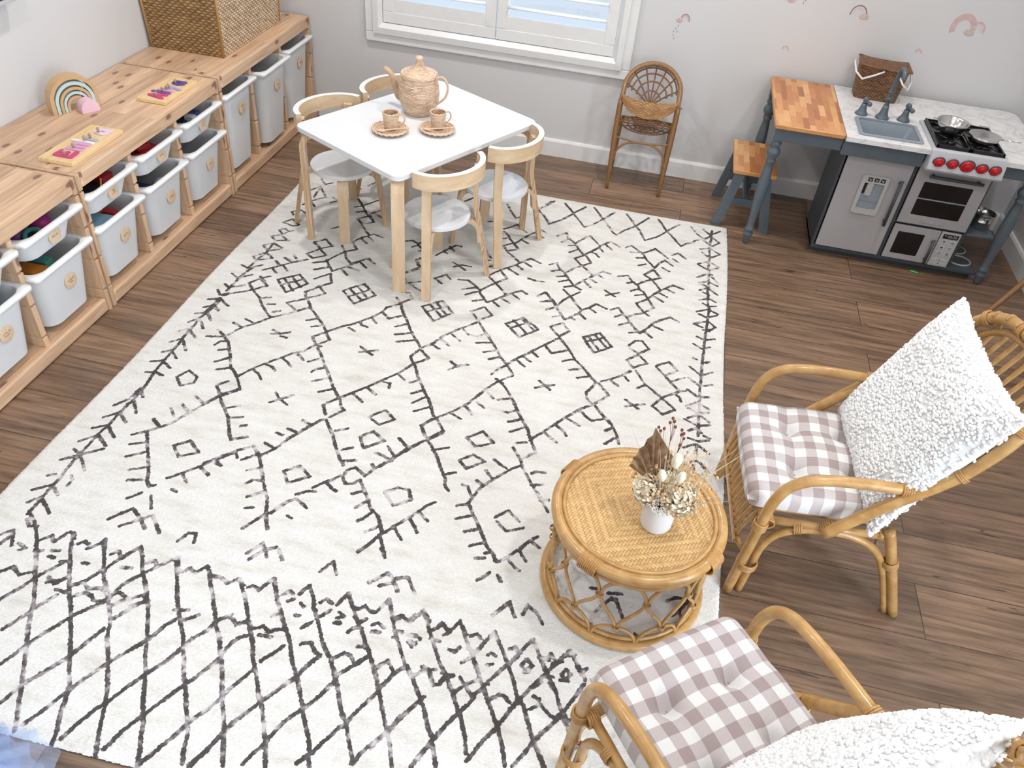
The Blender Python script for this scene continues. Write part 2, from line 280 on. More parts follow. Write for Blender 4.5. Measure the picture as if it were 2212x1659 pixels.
# ------------------------------------------------------------------ mesh helpers
class MB:
    def __init__(s): s.v = []; s.f = []; s.mi = []; s.sm = []; s.n = 0
    def add(s, V, F, mi=0, smooth=True, xf=None):
        V = np.asarray(V, float).reshape(-1, 3)
        if xf is not None:
            A = np.array(xf); V = V @ A[:3, :3].T + A[:3, 3]
        s.v.append(V); n = s.n
        for f in F: s.f.append(tuple(int(i)+n for i in f)); s.mi.append(mi); s.sm.append(smooth)
        s.n += len(V); return s
    def box(s, a, b, bev=0.0, mi=0, xf=None, seg=2):
        lo = np.minimum(a, b); hi = np.maximum(a, b); c = (lo+hi)/2; d = hi-lo
        bm = bmesh.new(); bmesh.ops.create_cube(bm, size=1)
        for v in bm.verts: v.co = Vector((v.co.x*d[0]+c[0], v.co.y*d[1]+c[1], v.co.z*d[2]+c[2]))
        if bev > 0: bmesh.ops.bevel(bm, geom=list(bm.edges), offset=min(bev, min(d)*.45), segments=seg, affect='EDGES', profile=.5)
        bm.verts.index_update()
        s.add([v.co[:] for v in bm.verts], [[v.index for v in f.verts] for f in bm.faces], mi, False, xf); bm.free(); return s
    def tube(s, pts, r, seg=10, closed=False, mi=0, xf=None, caps=True, res=0):
        P = spline(pts, res, closed) if res else np.asarray(pts, float)
        n = len(P); R = np.full(n, r, float) if np.isscalar(r) else np.interp(np.linspace(0, 1, n), np.linspace(0, 1, len(r)), r)
        V, F = sweep(P, R, seg, closed)
        if caps and not closed: F = F + [tuple(range(seg))[::-1], tuple(range((n-1)*seg, n*seg))]
        return s.add(V, F, mi, True, xf)
    def lathe(s, prof, seg=32, mi=0, xf=None, smooth=True, cap=True):
        V = []; F = []; n = len(prof)
        for i in range(seg):
            a = 2*PI*i/seg
            for r, z in prof: V.append((r*math.cos(a), r*math.sin(a), z))
        for i in range(seg):
            j = (i+1) % seg
            for k in range(n-1): F.append((i*n+k, j*n+k, j*n+k+1, i*n+k+1))
        if cap:
            if prof[0][0] > 1e-6: F.append(tuple(i*n for i in range(seg))[::-1])
            if prof[-1][0] > 1e-6: F.append(tuple(i*n+n-1 for i in range(seg)))
        return s.add(V, F, mi, smooth, xf)
    def prism(s, poly, z0, z1, mi=0, xf=None):
        n = len(poly); V = [(x, y, z0) for x, y in poly] + [(x, y, z1) for x, y in poly]
        F = [tuple(range(n))[::-1], tuple(range(n, 2*n))] + [(i, (i+1) % n, n+(i+1) % n, n+i) for i in range(n)]
        return s.add(V, F, mi, False, xf)
    def grid(s, A, mi=0, closed_u=False, closed_v=False, smooth=True, xf=None):
        A = np.asarray(A, float); nu, nv = A.shape[:2]; F = []
        for i in range(nu if closed_u else nu-1):
            for j in range(nv if closed_v else nv-1):
                F.append((i*nv+j, ((i+1) % nu)*nv+j, ((i+1) % nu)*nv+(j+1) % nv, i*nv+(j+1) % nv))
        return s.add(A.reshape(-1, 3), F, mi, smooth, xf)
    def ico(s, c, r, sub=1, sc3=(1, 1, 1), mi=0):
        V, F = ICO[sub]; return s.add(V*np.array(sc3)*r+np.array(c), F, mi)
    def rectstrip(s, pts, wdir, w_, t_, mi=0, xf=None, smooth=False):
        P = np.asarray(pts, float); wd = np.array(wdir, float); wd /= np.linalg.norm(wd); V = []; F = []; n = len(P)
        for i in range(n):
            T = P[min(i+1, n-1)]-P[max(i-1, 0)]; N = np.cross(wd, T); N /= np.linalg.norm(N)
            for a, b in ((-1, -1), (1, -1), (1, 1), (-1, 1)): V.append(P[i]+wd*a*w_/2+N*b*t_/2)
        for i in range(n-1):
            for k in range(4):
                F.append((i*4+k, i*4+(k+1) % 4, i*4+4+(k+1) % 4, i*4+4+k))
        F += [(3, 2, 1, 0), (n*4-4, n*4-3, n*4-2, n*4-1)]
        return s.add(V, F, mi, smooth, xf)
    def build(s, name, mats, parent=None, attrs=None, uv=None, loc=None):
        me = bpy.data.meshes.new(name)
        V = np.concatenate(s.v) if s.v else np.zeros((0, 3))
        me.from_pydata(V.tolist(), [], s.f)
        if not isinstance(mats, (list, tuple)): mats = [mats]
        for m in mats: me.materials.append(M[m] if isinstance(m, str) else m)
        me.polygons.foreach_set('use_smooth', s.sm); me.polygons.foreach_set('material_index', s.mi)
        if attrs:
            for k, a in attrs.items():
                a = np.asarray(a, float)
                if a.ndim == 1: at = me.attributes.new(k, 'FLOAT', 'POINT'); at.data.foreach_set('value', a)
                else:
                    at = me.attributes.new(k, 'FLOAT_COLOR', 'POINT'); at.data.foreach_set('color', np.column_stack([a, np.ones(len(a))]).ravel() if a.shape[1] == 3 else a.ravel())
        if uv is not None:
            L = me.uv_layers.new(name='UVMap'); idx = np.empty(len(me.loops), int); me.loops.foreach_get('vertex_index', idx)
            L.data.foreach_set('uv', np.asarray(uv)[idx].ravel())
        me.update()
        o = bpy.data.objects.new(name, me); COL.objects.link(o)
        if parent: o.parent = parent
        if loc is not None: o.location = loc
        return o
def _ico(sub):
    bm = bmesh.new(); bmesh.ops.create_icosphere(bm, subdivisions=sub, radius=1); bm.verts.index_update()
    V = np.array([v.co[:] for v in bm.verts]); F = [tuple(v.index for v in f.verts) for f in bm.faces]; bm.free(); return V, F
ICO = {1: _ico(1), 2: _ico(2), 3: _ico(3)}
def spline(pts, res=8, closed=False):
    P = np.asarray(pts, float); n = len(P); out = []
    for i in range(n if closed else n-1):
        p1, p2 = P[i], P[(i+1) % n]
        p0 = P[i-1] if (closed or i > 0) else 2*p1-p2
        p3 = P[(i+2) % n] if (closed or i < n-2) else 2*p2-p1
        for k in range(res):
            t = k/res; out.append(.5*((2*p1)+(p2-p0)*t+(2*p0-5*p1+4*p2-p3)*t*t+(3*p1-p0-3*p2+p3)*t**3))
    if not closed: out.append(P[-1])
    return np.array(out)
def sweep(P, R, seg, closed):
    n = len(P); T = np.zeros_like(P)
    for i in range(n):
        a = P[(i+1) % n] if (closed or i < n-1) else P[i]; b = P[i-1] if (closed or i > 0) else P[i]
        T[i] = a-b; T[i] /= (np.linalg.norm(T[i])+1e-12)
    ref = np.array([0, 0, 1.]) if abs(T[0][2]) < .9 else np.array([1., 0, 0])
    N = np.cross(T[0], ref); N /= np.linalg.norm(N); V = np.zeros((n, seg, 3)); ang = 2*PI*np.arange(seg)/seg
    for i in range(n):
        N = N-T[i]*(N@T[i]); N /= np.linalg.norm(N); B = np.cross(T[i], N)
        V[i] = P[i]+R[i]*(np.cos(ang)[:, None]*N+np.sin(ang)[:, None]*B)
    F = []
    for i in range(n if closed else n-1):
        j = (i+1) % n
        for k in range(seg): F.append((i*seg+k, i*seg+(k+1) % seg, j*seg+(k+1) % seg, j*seg+k))
    return V.reshape(-1, 3), F
def tag(o, label, cat, group=None, kind=None):
    o['label'] = label; o['category'] = cat
    if group: o['group'] = group
    if kind: o['kind'] = kind
    return o
def struct(o): o['kind'] = 'structure'; return o
def thing(name, label, cat, loc=(0, 0, 0), rz=0.0, group=None):
    o = bpy.data.objects.new(name, None); COL.objects.link(o); o.location = loc; o.rotation_euler = (0, 0, rz); o.empty_display_size = .05
    return tag(o, label, cat, group)
def kids(o): return [c for c in bpy.data.objects if c.parent == o]
def dup(root, label, loc=None, rz=None):
    r = root.copy(); COL.objects.link(r); r['label'] = label
    if loc is not None: r.location = loc
    if rz is not None: r.rotation_euler = (0, 0, rz)
    for ch in kids(root):
        c = ch.copy(); COL.objects.link(c); c.parent = r
        for g in kids(ch):
            d = g.copy(); COL.objects.link(d); d.parent = c
    return r
def rz_(a): return Matrix.Rotation(a, 4, 'Z')
def T_(x, y, z): return Matrix.Translation((x, y, z))
def text_part(txt, size, xf, mat, name, parent, depth=.0006):
    c = bpy.data.curves.new('lettering', 'FONT'); c.body = txt; c.size = size; c.extrude = depth; c.align_x = 'CENTER'; c.align_y = 'CENTER'
    o = bpy.data.objects.new('lettering', c); COL.objects.link(o)
    me = bpy.data.meshes.new_from_object(o.evaluated_get(bpy.context.evaluated_depsgraph_get()))
    V = [v.co[:] for v in me.vertices]; F = [tuple(p.vertices) for p in me.polygons]
    bpy.data.objects.remove(o); bpy.data.curves.remove(c); bpy.data.meshes.remove(me)
    return MB().add(V, F, 0, False, xf).build(name, mat, parent)
# woven surface: S(u, v) -> (point, normal), u along the strands (0..1), v across the rows (0..1)
def woven(mb, S, stakes, rows, amp, pu=5, pv=5, closed=True, twist=0.0, over=1, wv=.55):
    nu = stakes*pu; nv = rows*pv
    u = np.arange(nu if closed else nu+1)/nu; v = np.linspace(0, 1, nv+1)
    U, Vv = np.meshgrid(u, v, indexing='ij')
    row = np.minimum(np.floor(Vv*rows-1e-9), rows-1); fr = Vv*rows-row
    ph = U*stakes+row*over+twist*Vv
    prof = np.sqrt(np.clip(1-(2*fr-1)**2, 0, 1))
    wave = np.cos(PI*ph)
    h = amp*(wv*wave*prof+.75*prof)
    P, N = S(U, Vv)
    A = P+N*h[..., None]
    mb.grid(A, closed_u=closed)
    rnd = np.random.default_rng(3).random((rows+1, stakes+2))
    tone = rnd[row.astype(int), np.floor(ph/2 % stakes).astype(int) % stakes]
    gap = np.clip(1.15-1.25*(.5+.5*wave)*prof-.45*prof, 0, 1) if wv > .4 else np.clip(1.05-1.0*prof-.35*(.5+.5*wave), 0, 1)
    return np.stack([tone.ravel(), gap.ravel(), np.zeros(tone.size)], 1)
def pad(attr, mb):
    n = mb.n-len(attr)
    return np.concatenate([attr, np.tile([.55, .15, 0], (n, 1))]) if n else attr

# ================================================================== the room
XR, YB, H = 3.98, -5.2, 2.5
struct(MB().box((-.15, YB, -.06), (XR+.15, .15, 0)).build('floor', 'floor'))
struct(MB().box((-.15, YB, H), (XR+.15, .15, H+.08)).build('ceiling', 'ceiling'))
struct(MB().box((-.12, YB, 0), (0, .12, H)).build('wall_left', 'wall'))
DY_0, DY_1, DH = -5.1, -3.2, 2.1                        # glass door in the right wall, behind the camera
struct(MB().box((XR, DY_1, 0), (XR+.12, .12, H)).box((XR, YB, 0), (XR+.12, DY_0, H)).box((XR, DY_0, DH), (XR+.12, DY_1, H)).build('wall_right', 'wall'))
struct(MB().box((-.12, YB-.12, 0), (XR+.12, YB, H)).build('wall_front', 'wall'))
dm = MB()
for a, b in (((DY_0, 0), (DY_0+.05, DH)), ((DY_1-.05, 0), (DY_1, DH)), ((DY_0, DH-.05), (DY_1, DH)), ((DY_0, 0), (DY_1, .04)), (((DY_0+DY_1)/2-.035, 0), ((DY_0+DY_1)/2+.035, DH))): dm.box((XR+.02, a[0], a[1]), (XR+.09, b[0], b[1]), .003)
dr_ = struct(dm.build('door_1', 'white_paint')); MB().box((XR+.05, DY_0+.03, .03), (XR+.056, DY_1-.03, DH-.03)).build('door_pane', 'glass', dr_)
WX0, WX1, WZ0, WZ1 = .79, 2.02, .50, 1.74          # window opening
mb = MB().box((0, 0, 0), (WX0, .12, H)).box((WX1, 0, 0), (XR, .12, H)).box((WX0, 0, 0), (WX1, .12, WZ0)).box((WX0, 0, WZ1), (WX1, .12, H))
struct(mb.build('wall_back', 'wall'))
def skirting(name, a, b, axis):
    m_ = MB()
    prof = [(0, 0), (.014, 0), (.014, .078), (.009, .088), (0, .09)]
    if axis == 'x':
        V = [(x, -d, z) for x in (a, b) for d, z in prof]
    else:
        V = [(XR-d, y, z) for y in (a, b) for d, z in prof]
    n = len(prof); F = [tuple(range(n)), tuple(range(n, 2*n))[::-1]]+[(i, (i+1) % n, n+(i+1) % n, n+i) for i in range(n)]
    struct(m_.add(V, F, 0, False).build(name, 'white_paint'))
skirting('baseboard_back', .45, XR-.0145, 'x'); skirting('baseboard_right', DY_1, -.0, 'y')
# downlight trims in the ceiling
for x, y in ((.95, -.95), (2.35, -.85), (3.35, -1.2), (1.0, -2.75), (2.9, -2.6), (1.9, -3.9)):
    o = MB().lathe([(.062, 2.4995), (.085, 2.4995), (.085, 2.494), (.062, 2.490), (.062, 2.4995)], 32, cap=False).build('downlight_trim', 'white_paint', loc=(x, y, 0))
    tag(o, 'round white downlight trim in the ceiling above the room', 'ceiling light', 'ceiling downlights')
# window with plantation shutters
def frame_ring(x0, z0, x1, z1, wd, y0, y1, bev=.004):
    m_ = MB()
    for a, b in (((x0, y0, z0), (x1, y1, z0+wd)), ((x0, y0, z1-wd), (x1, y1, z1)), ((x0, y0, z0+wd), (x0+wd, y1, z1-wd)), ((x1-wd, y0, z0+wd), (x1, y1, z1-wd))): m_.box(a, b, bev)
    return m_
win = struct(frame_ring(.737, .447, 2.066, 1.80, .045, -.021, 0).build('window_1', 'white_paint'))
m_ = MB()                                               # bevelled shutter surround
def bev_rail(p0, p1, q0, q1):                           # outer edge p (proud), inner edge q (deeper)
    V = [p0, p1, q1, q0]; m_.add(V, [(0, 1, 2, 3)], 0, False)
ox0, oz0, ox1, oz1 = .780, .490, 2.024, 1.756; ix0, iz0, ix1, iz1 = .826, .541, 1.979, 1.70
for (a, b, c, d) in (((ox0, oz0), (ox1, oz0), (ix0, iz0), (ix1, iz0)), ((ox1, oz0), (ox1, oz1), (ix1, iz0), (ix1, iz1)), ((ox1, oz1), (ox0, oz1), (ix1, iz1), (ix0, iz1)), ((ox0, oz1), (ox0, oz0), (ix0, iz1), (ix0, iz0))):
    A, B, C_, D_ = (np.array((p[0], 0, p[1])) for p in (a, b, c, d))
    def at(p, y): return (p[0], y, p[2])
    mid0 = A*.4+C_*.6; mid1 = B*.4+D_*.6
    m_.add([at(A, -.021), at(B, -.021), at(B, -.032), at(A, -.032)], [(0, 1, 2, 3)], 0, False)
    m_.add([at(A, -.032), at(B, -.032), at(mid1, -.036), at(mid0, -.036)], [(0, 1, 2, 3)], 0, False)
    m_.add([at(mid0, -.036), at(mid1, -.036), at(D_, -.016), at(C_, -.016)], [(0, 1, 2, 3)], 0, False)
    m_.add([at(C_, -.016), at(D_, -.016), at(D_, .05), at(C_, .05)], [(0, 1, 2, 3)], 0, False)
m_.build('shutter_surround', 'white_paint', win)
for sx0, sx1, nm in ((.829, 1.396, 'l'), (1.402, 1.976, 'r')):
    p = frame_ring(sx0, .544, sx1, 1.695, .052, -.019, .012, .003)
    p.box((sx0+.05, -.017, .59), (sx1-.05, .010, .656), .002)
    pan = p.build('shutter_panel', 'white_paint', win)
    z = .694
    while z < 1.62:
        prof = [(math.cos(t)*.032, math.sin(t)*.0055) for t in np.linspace(0, 2*PI, 14, endpoint=False)]
        a = math.radians(-6); V = []
        for x in (sx0+.053, sx1-.053):
            for d, h_ in prof: V.append((x, -.004+d*math.cos(a)-h_*math.sin(a), z+d*math.sin(a)+h_*math.cos(a)))
        k = len(prof)
        MB().add(V, [(i, (i+1) % k, k+(i+1) % k, k+i) for i in range(k)]+[tuple(range(k))[::-1], tuple(range(k, 2*k))], 0, True).build('louvre_blade', 'white_paint', pan)
        z += .0725
MB().box((WX0, .085, WZ0), (WX1, .091, WZ1)).build('window_pane', 'glass', win)
frame_ring(WX0, WZ0, WX1, WZ1, .035, .07, .105, .003).box((1.385, .07, WZ0), (1.42, .105, WZ1), .003).build('window_sash', 'white_paint', win)

# wall stickers: flat shapes lying on the back wall (x, z metres)
def sticker(name, label, parts):
    r = thing(name, label, 'wall decal', (parts[0][2][0], -.0004, parts[0][2][1]), group='pink rainbow wall stickers')
    ox, oz = parts[0][2]
    for k_, (kind, mat, c, *a) in enumerate(parts):
        m_ = MB(); cx, cz = c[0]-ox, c[1]-oz
        if kind == 'arc':
            r0, r1, t0, t1 = a; n = 22; V = []
            for i in range(n+1):
                t = math.radians(t0+(t1-t0)*i/n)
                for q in (r0, r1): V += [(cx+q*math.cos(t), -.00025*k_, cz+q*1.15*math.sin(t))]
            m_.add(V, [(2*i, 2*i+1, 2*i+3, 2*i+2) for i in range(n)], 0, False).build('arc', mat, r)
        elif kind == 'cloud':
            s_ = a[0]; V = []; n = 40
            for i in range(n):
                t = 2*PI*i/n; q = s_*(1+.13*abs(math.sin(2.5*t))); V.append((cx+1.25*q*math.cos(t), -.0016, cz+.72*q*math.sin(t)))
            m_.add(V, [tuple(range(n))], 0, False).build('cloud', mat, r)
        else:
            for dx, dz in a[0]:
                m2 = MB(); V = [(cx+dx+.0028*math.cos(t), 0, cz+dz+.0055*math.sin(t)) for t in np.linspace(0, 2*PI, 10, endpoint=False)]
                m2.add(V, [tuple(range(10))], 0, False).build('raindrop', mat, r)
sticker('rainbow_sticker', 'small rainbow sticker with rust cloud on its left side and grey raindrops, beside the window', [
    ('arc', 'decal_dark', (2.276, .752), .0185, .0215, -20, 165), ('arc', 'decal_rose', (2.276, .752), .013, .018, -20, 165), ('arc', 'decal_pale', (2.276, .752), .007, .012, -15, 160), ('cloud', 'decal_rose', (2.252, .746), .011),
    ('drops', 'decal_grey', (2.247, .70), [(-.011, -.022), (-.004, .008), (.004, -.004), (.005, .022), (-.004, -.035), (-.012, -.006)])])
sticker('rainbow_sticker', 'rainbow sticker with maroon arc, tan cloud on its right and raindrops, above the picnic basket', [
    ('arc', 'decal_dark', (3.008, .872), .0315, .0365, -8, 185), ('arc', 'decal_pale', (3.008, .872), .020, .0275, -5, 180), ('cloud', 'decal_tan', (3.034, .869), .0145),
    ('drops', 'decal_pale', (3.03, .838), [(-.002, .008), (.008, -.002), (-.006, -.012)])])
sticker('rainbow_sticker', 'largest rainbow sticker, two overlapping pink rainbows with a tan cloud, above the stove', [
    ('arc', 'decal_rose', (3.447, .878), .030, .053, 0, 205), ('arc', 'decal_rose', (3.507, .880), .0225, .030, -25, 170), ('arc', 'decal_pale', (3.507, .880), .013, .0205, -20, 165), ('cloud', 'decal_tan', (3.479, .866), .0155)])
sticker('rainbow_sticker', 'tiny rainbow sticker above the left end of the butcher block', [('arc', 'decal_rose', (2.747, .686), .011, .0165, -5, 175), ('arc', 'decal_pale', (2.747, .686), .006, .010, -5, 175)])
sticker('rainbow_sticker', 'tiny rainbow sticker to the right of the picnic basket', [('arc', 'decal_rose', (3.309, .755), .0105, .016, -5, 175), ('arc', 'decal_pale', (3.309, .755), .006, .010, -5, 175)])
sticker('rainbow_sticker', 'rainbow sticker cut off by the top edge of the photo, rust cloud at left', [
    ('arc', 'decal_rose', (2.735, .905), .02, .03, -10, 185), ('arc', 'decal_pale', (2.735, .905), .010, .018, -5, 180), ('cloud', 'decal_rose', (2.713, .897), .014), ('drops', 'decal_grey', (2.767, .889), [(0, 0), (.006, .012)])])

# television on the left wall, only its lower corner in view
tv = thing('television', 'black television with a thin silver lower edge, hung on the left wall', 'television', (.02, -2.07, .9005))
MB().box((.012, -.62, .012), (.040, .62, .75), .004).build('screen', 'screen', tv); MB().box((.010, -.62, 0), (.044, .62, .0125), .002).build('lower_bezel', 'silver_plastic', tv)
MB().box((-.0198, -.2, .2), (.013, .2, .5)).build('wall_bracket', 'black', tv)

# ================================================================== storage units along the left wall
SD, SH, SL = .44, .52, .932
def make_unit():
    t = thing('storage_unit', '', 'storage unit', group='pine storage units along the left wall')
    top = MB().box((.004, -SL+.012, SH-.020), (SD-.004, -.012, SH), .004).build('top_board', 'pine', t)
    f = MB().box((SD-.024, -SL+.02, SH-.053), (SD-.002, -.02, SH-.003), .004).build('front_apron', 'pine', t)
    for y in (-.0005, -SL+.0185):
        m_ = MB(); segs = [(.0, .085), (.092, .210), (.217, .335), (.342, .455), (.460, .518)]
        for k, (a, b) in enumerate(segs): m_.box((.004, y-.018, a), (SD-.001, y, b), .003)
        m_.box((.006, y-.018+.004, .01), (SD-.012, y-.004, .51)); m_.build('side_panel', 'pine_up', t)
    for y in (-SL/3, -2*SL/3):
        m_ = MB()
        for a, b in ((.050, .085), (.092, .210), (.217, .335), (.342, .455)): m_.box((.02, y-.011, a), (SD-.022, y+.011, b), .003)
        m_.box((.025, y-.008, .05), (SD-.034, y+.008, SH-.02)); m_.build('divider', 'pine_up', t)
    MB().box((.004, -SL+.019, .030), (SD-.026, -.019, .050), .003).build('bottom_board', 'pine', t)
    MB().box((SD-.026, -SL+.019, .004), (SD-.004, -.019, .054), .005).build('front_rail', 'pine', t)
    MB().box((.002, -SL+.019, .05), (.008, -.019, SH-.02)).build('back_panel', 'pine', t)
    return t
U0 = make_unit(); U0['label'] = 'pine storage unit in the far corner, carrying the big woven basket and three tall bins'
UY = [-.016, -.016-.940, -.016-1.880]; U0.location = (0, UY[0], 0)
dup(U0, 'middle pine storage unit, carrying the rainbow arches and both name puzzles', (0, UY[1], 0))
dup(U0, 'nearest pine storage unit, with a bare top at the left edge of the photo', (0, UY[2], 0))

# ------------------------------------------------------------------ plastic bins
def rrect(hx, hy, r, n=7, fl=0.0):
    out = []
    for (sx, sy, a0) in ((1, 1, 0), (-1, 1, 90), (-1, -1, 180), (1, -1, 270)):
        for i in range(n):
            a = math.radians(a0+90*i/(n-1)); out.append((sx*(hx-r)+r*math.cos(a), sy*(hy-r)+r*math.sin(a)))
    return out
def make_bin(h, name, label):
    t = thing(name, label, 'storage bin', group='white plastic bins with round wooden tags')
    L, Wd = .415, .292
    def ring(k, z, inset):
        tap = .026*(1-z/h); hx = L/2-.016-tap-inset; hy = Wd/2-.020-tap*.9-inset
        return [(x-.002, y, z) for x, y in rrect(hx, hy, .045-inset*.5)]
    zs = np.linspace(0, h-.004, 7); outer = [ring(0, z, 0) for z in zs]; inner = [ring(0, z, .0022) for z in zs]
    inner[0] = [(x, y, .0022) for x, y, z in inner[0]]
    n = len(outer[0]); A = outer+inner[::-1]
    m_ = MB().grid(A, closed_v=True)
    b0 = [tuple(p) for p in outer[0]]; m_.add(b0, [tuple(range(n))[::-1]], 0, False); i0 = [tuple(p) for p in inner[0]]; m_.add(i0, [tuple(range(n))], 0, False)
    m_.build('tub', 'bin', t)
    # rim: flat flange, wide lip at the front corners, sides run in the grooves
    inn = np.array([(x, y) for x, y, z in inner[-1]]); outr = np.array(rrect(L/2, Wd/2, .016)); oi = np.array([(x, y) for x, y, z in outer[-1]])
    zt = h
    R = []
    for P, z in ((inn, zt-.006), (inn, zt-.001), (inn+(outr-inn)*.12, zt+.001), (outr*.995, zt), (outr, zt-.003), (outr, zt-.013), (outr*.985, zt-.013), (oi+(outr-oi)*.6, zt-.005), (oi, zt-.006)):
        R.append([(x, y, z) for x, y in P])
    MB().grid(R, closed_v=True).build('rim', 'bin_rim', t)
    # round tag near the front
    zt_ = .45*h if h < .2 else (.56*h if h < .3 else .72*h)
    xf_ = L/2-.016-.026*(1-zt_/h)-.002
    xf = T_(xf_+.0035, .012, zt_) @ Matrix.Rotation(PI/2-.028, 4, 'Y')
    g = MB().lathe([(0, -.002), (.0265, -.002), (.028, -.001), (.028, .001), (.0265, .002), (0, .002)], 36, xf=xf, cap=False).build('wooden_tag', 'tag_wood', t)
    return t
def scribble(tagobj, xfm, words, seed):
    rnd = random.Random(seed); m_ = MB()
    for li, wlen in enumerate(words):
        y0 = (len(words)-1)*.0045-li*.009; x = -wlen/2; pts = []
        while x < wlen/2:
            pts.append((x, y0+rnd.choice((-.0018, .0022, .0036, -.0010)), .0023)); x += rnd.uniform(.0016, .0026)
        m_.tube([(-p[1], p[0], p[2]) for p in pts], .00045, 5, res=3, xf=xfm)
    return m_.build('handwriting', 'ink', tagobj)
BINS = {}
def place_bin(kind, x, y, z, label, words, seed):
    h = dict(shallow=.094, deep=.225, tall=.352)[kind]
    first = kind not in BINS
    if first: BINS[kind] = make_bin(h, dict(shallow='shallow_storage_bin', deep='deep_storage_bin', tall='tall_storage_bin')[kind], label); o = BINS[kind]
    else:
        o = BINS[kind].copy(); COL.objects.link(o); o['label'] = label
        for ch in [c for c in kids(BINS[kind])]:
            c = ch.copy(); COL.objects.link(c); c.parent = o
    o.location = (x, y, z)
    tg = [c for c in kids(o) if c.name.startswith('wooden_tag')][0]
    zt_ = .45*h if h < .2 else (.56*h if h < .3 else .72*h); L = .415
    xf = T_(L/2-.016-.026*(1-zt_/h)-.002+.0035, .012, zt_) @ Matrix.Rotation(PI/2-.028, 4, 'Y')
    WORDS.append((tg, xf, words, seed))
    return o
WORDS = []
def col_y(u, k): return UY[u]-SL*(k+.5)/3                # column k counts from the window end
bx = .250
zs_, zd_, zt_ = .338, .082, .079
def B(kind, u, k, label, words, dx=0.0):
    return place_bin(kind, bx+dx, col_y(u, k), dict(shallow=zs_, deep=zd_, tall=zt_)[kind], label, words, u*10+k+(5 if kind == 'shallow' else 0))
B('tall', 0, 0, 'tall bin with pink things showing through, nearest the window wall', [.03]); B('tall', 0, 1, 'tall bin holding books, pulled out slightly in the middle of the far unit', [.026], .022); B('tall', 0, 2, 'plain tall bin in the far unit, next to the middle unit', [.026, .022, .018])
B('shallow', 1, 0, 'shallow bin holding dark blue toys, beside the far unit', [.02, .026]); B('deep', 1, 0, 'deep bin under the shallow bin of dark blue toys', [.03]); B('shallow', 1, 1, 'shallow bin holding red toys, in the middle column of the middle unit', [.028])
B('deep', 1, 1, 'deep bin with pink and white toys showing through, middle column of the middle unit', [.028]); B('shallow', 1, 2, 'shallow bin of dark toys with an upright orange stick', [.018, .026]); B('deep', 1, 2, 'deep bin holding a pale blue picture box and an orange block', [.024])
B('shallow', 2, 0, 'shallow bin holding magenta and teal toys', [.032]); B('deep', 2, 0, 'deep bin holding yellow and orange blocks', [.034, .018]); B('shallow', 2, 1, 'shallow bin at the left edge of the photo, above the bin with the blue toy', [.03]); B('deep', 2, 1, 'deep bin at the left edge of the photo, holding a round blue toy', [.036, .022])
for tg, xf, words, seed in WORDS: scribble(tg, xf, words, seed)

# toys in the bins
def toy(name, mat, label, cat, build, loc, rot=(0, 0, 0)):
    m_ = MB(); build(m_); o = m_.build(name, mat, loc=loc); o.rotation_euler = rot
    return tag(o, label, cat)
def yb(u, k): return col_y(u, k)
bxs = lambda s, bv=.003: (lambda m: m.box((-s[0]/2, -s[1]/2, 0), (s[0]/2, s[1]/2, s[2]), bv))
ball = lambda r: (lambda m: m.ico((0, 0, r), r, 3))
ring_ = lambda R, r: (lambda m: m.tube([(R*math.cos(t), R*math.sin(t), r) for t in np.linspace(0, 2*PI, 24, endpoint=False)], r, 8, True))
zt0, zd0, zs0 = zt_+.0024, zd_+.0024, zs_+.0024
y = yb(0, 1); toy('picture_book', 't_blue', 'blue picture book standing in the middle tall bin', 'book', bxs((.24, .012, .335)), (.285, y-.088, zt0)); toy('picture_book', 't_navy', 'navy picture book leaning beside the blue one in the tall bin', 'book', bxs((.22, .014, .325)), (.28, y-.06, zt0))
toy('picture_book', 't_grey', 'grey picture book with a patterned cover in the tall bin', 'book', bxs((.22, .010, .31)), (.28, y-.030, zt0)); toy('game_box', 't_peach', 'peach coloured box low in the tall bin of books', 'box', bxs((.2, .11, .12)), (.30, y+.05, zt0))
y = yb(0, 0); toy('soft_toy_box', 't_pink', 'pink box seen through the tall bin nearest the window wall', 'box', bxs((.28, .16, .17)), (.262, y, zt0)); toy('paper_label', 't_white', 'white card in front of the pink box inside the tall bin', 'card', bxs((.002, .07, .10), 0), (.406, y+.01, zt0+.0005))
y = yb(1, 0); toy('toy_brick', 't_navy', 'navy brick in the shallow bin beside the far unit', 'toy', bxs((.11, .075, .058)), (.325, y-.040, zs0)); toy('toy_brick', 't_blue', 'blue brick in the shallow bin beside the far unit', 'toy', bxs((.09, .07, .065)), (.34, y+.045, zs0)); toy('toy_brick', 't_white', 'white brick in the shallow bin beside the far unit', 'toy', bxs((.04, .03, .075)), (.385, y+.0, zs0))
toy('toy_block', 't_black', 'black block in the deep bin below the dark blue toys', 'toy', bxs((.2, .15, .08)), (.28, y, zd0)); toy('toy_block', 't_red', 'small red block in the deep bin below the dark blue toys', 'toy', bxs((.06, .05, .06)), (.36, y-.03, zd0+.0805))
y = yb(1, 1); toy('toy_car', 't_red', 'red toy car in the shallow bin', 'toy', lambda m: m.box((-.07, -.035, .012), (.07, .035, .045), .012).box((-.035, -.03, .045), (.03, .03, .072), .012), (.34, y+.02, zs0), (0, 0, 1.3)); toy('toy_brick', 't_blue', 'blue brick beside the red toy car', 'toy', bxs((.045, .04, .05)), (.360, y-.064, zs0)); toy('toy_brick', 't_yellow', 'small yellow brick beside the red toy car', 'toy', bxs((.022, .03, .055)), (.385, y-.045, zs0))
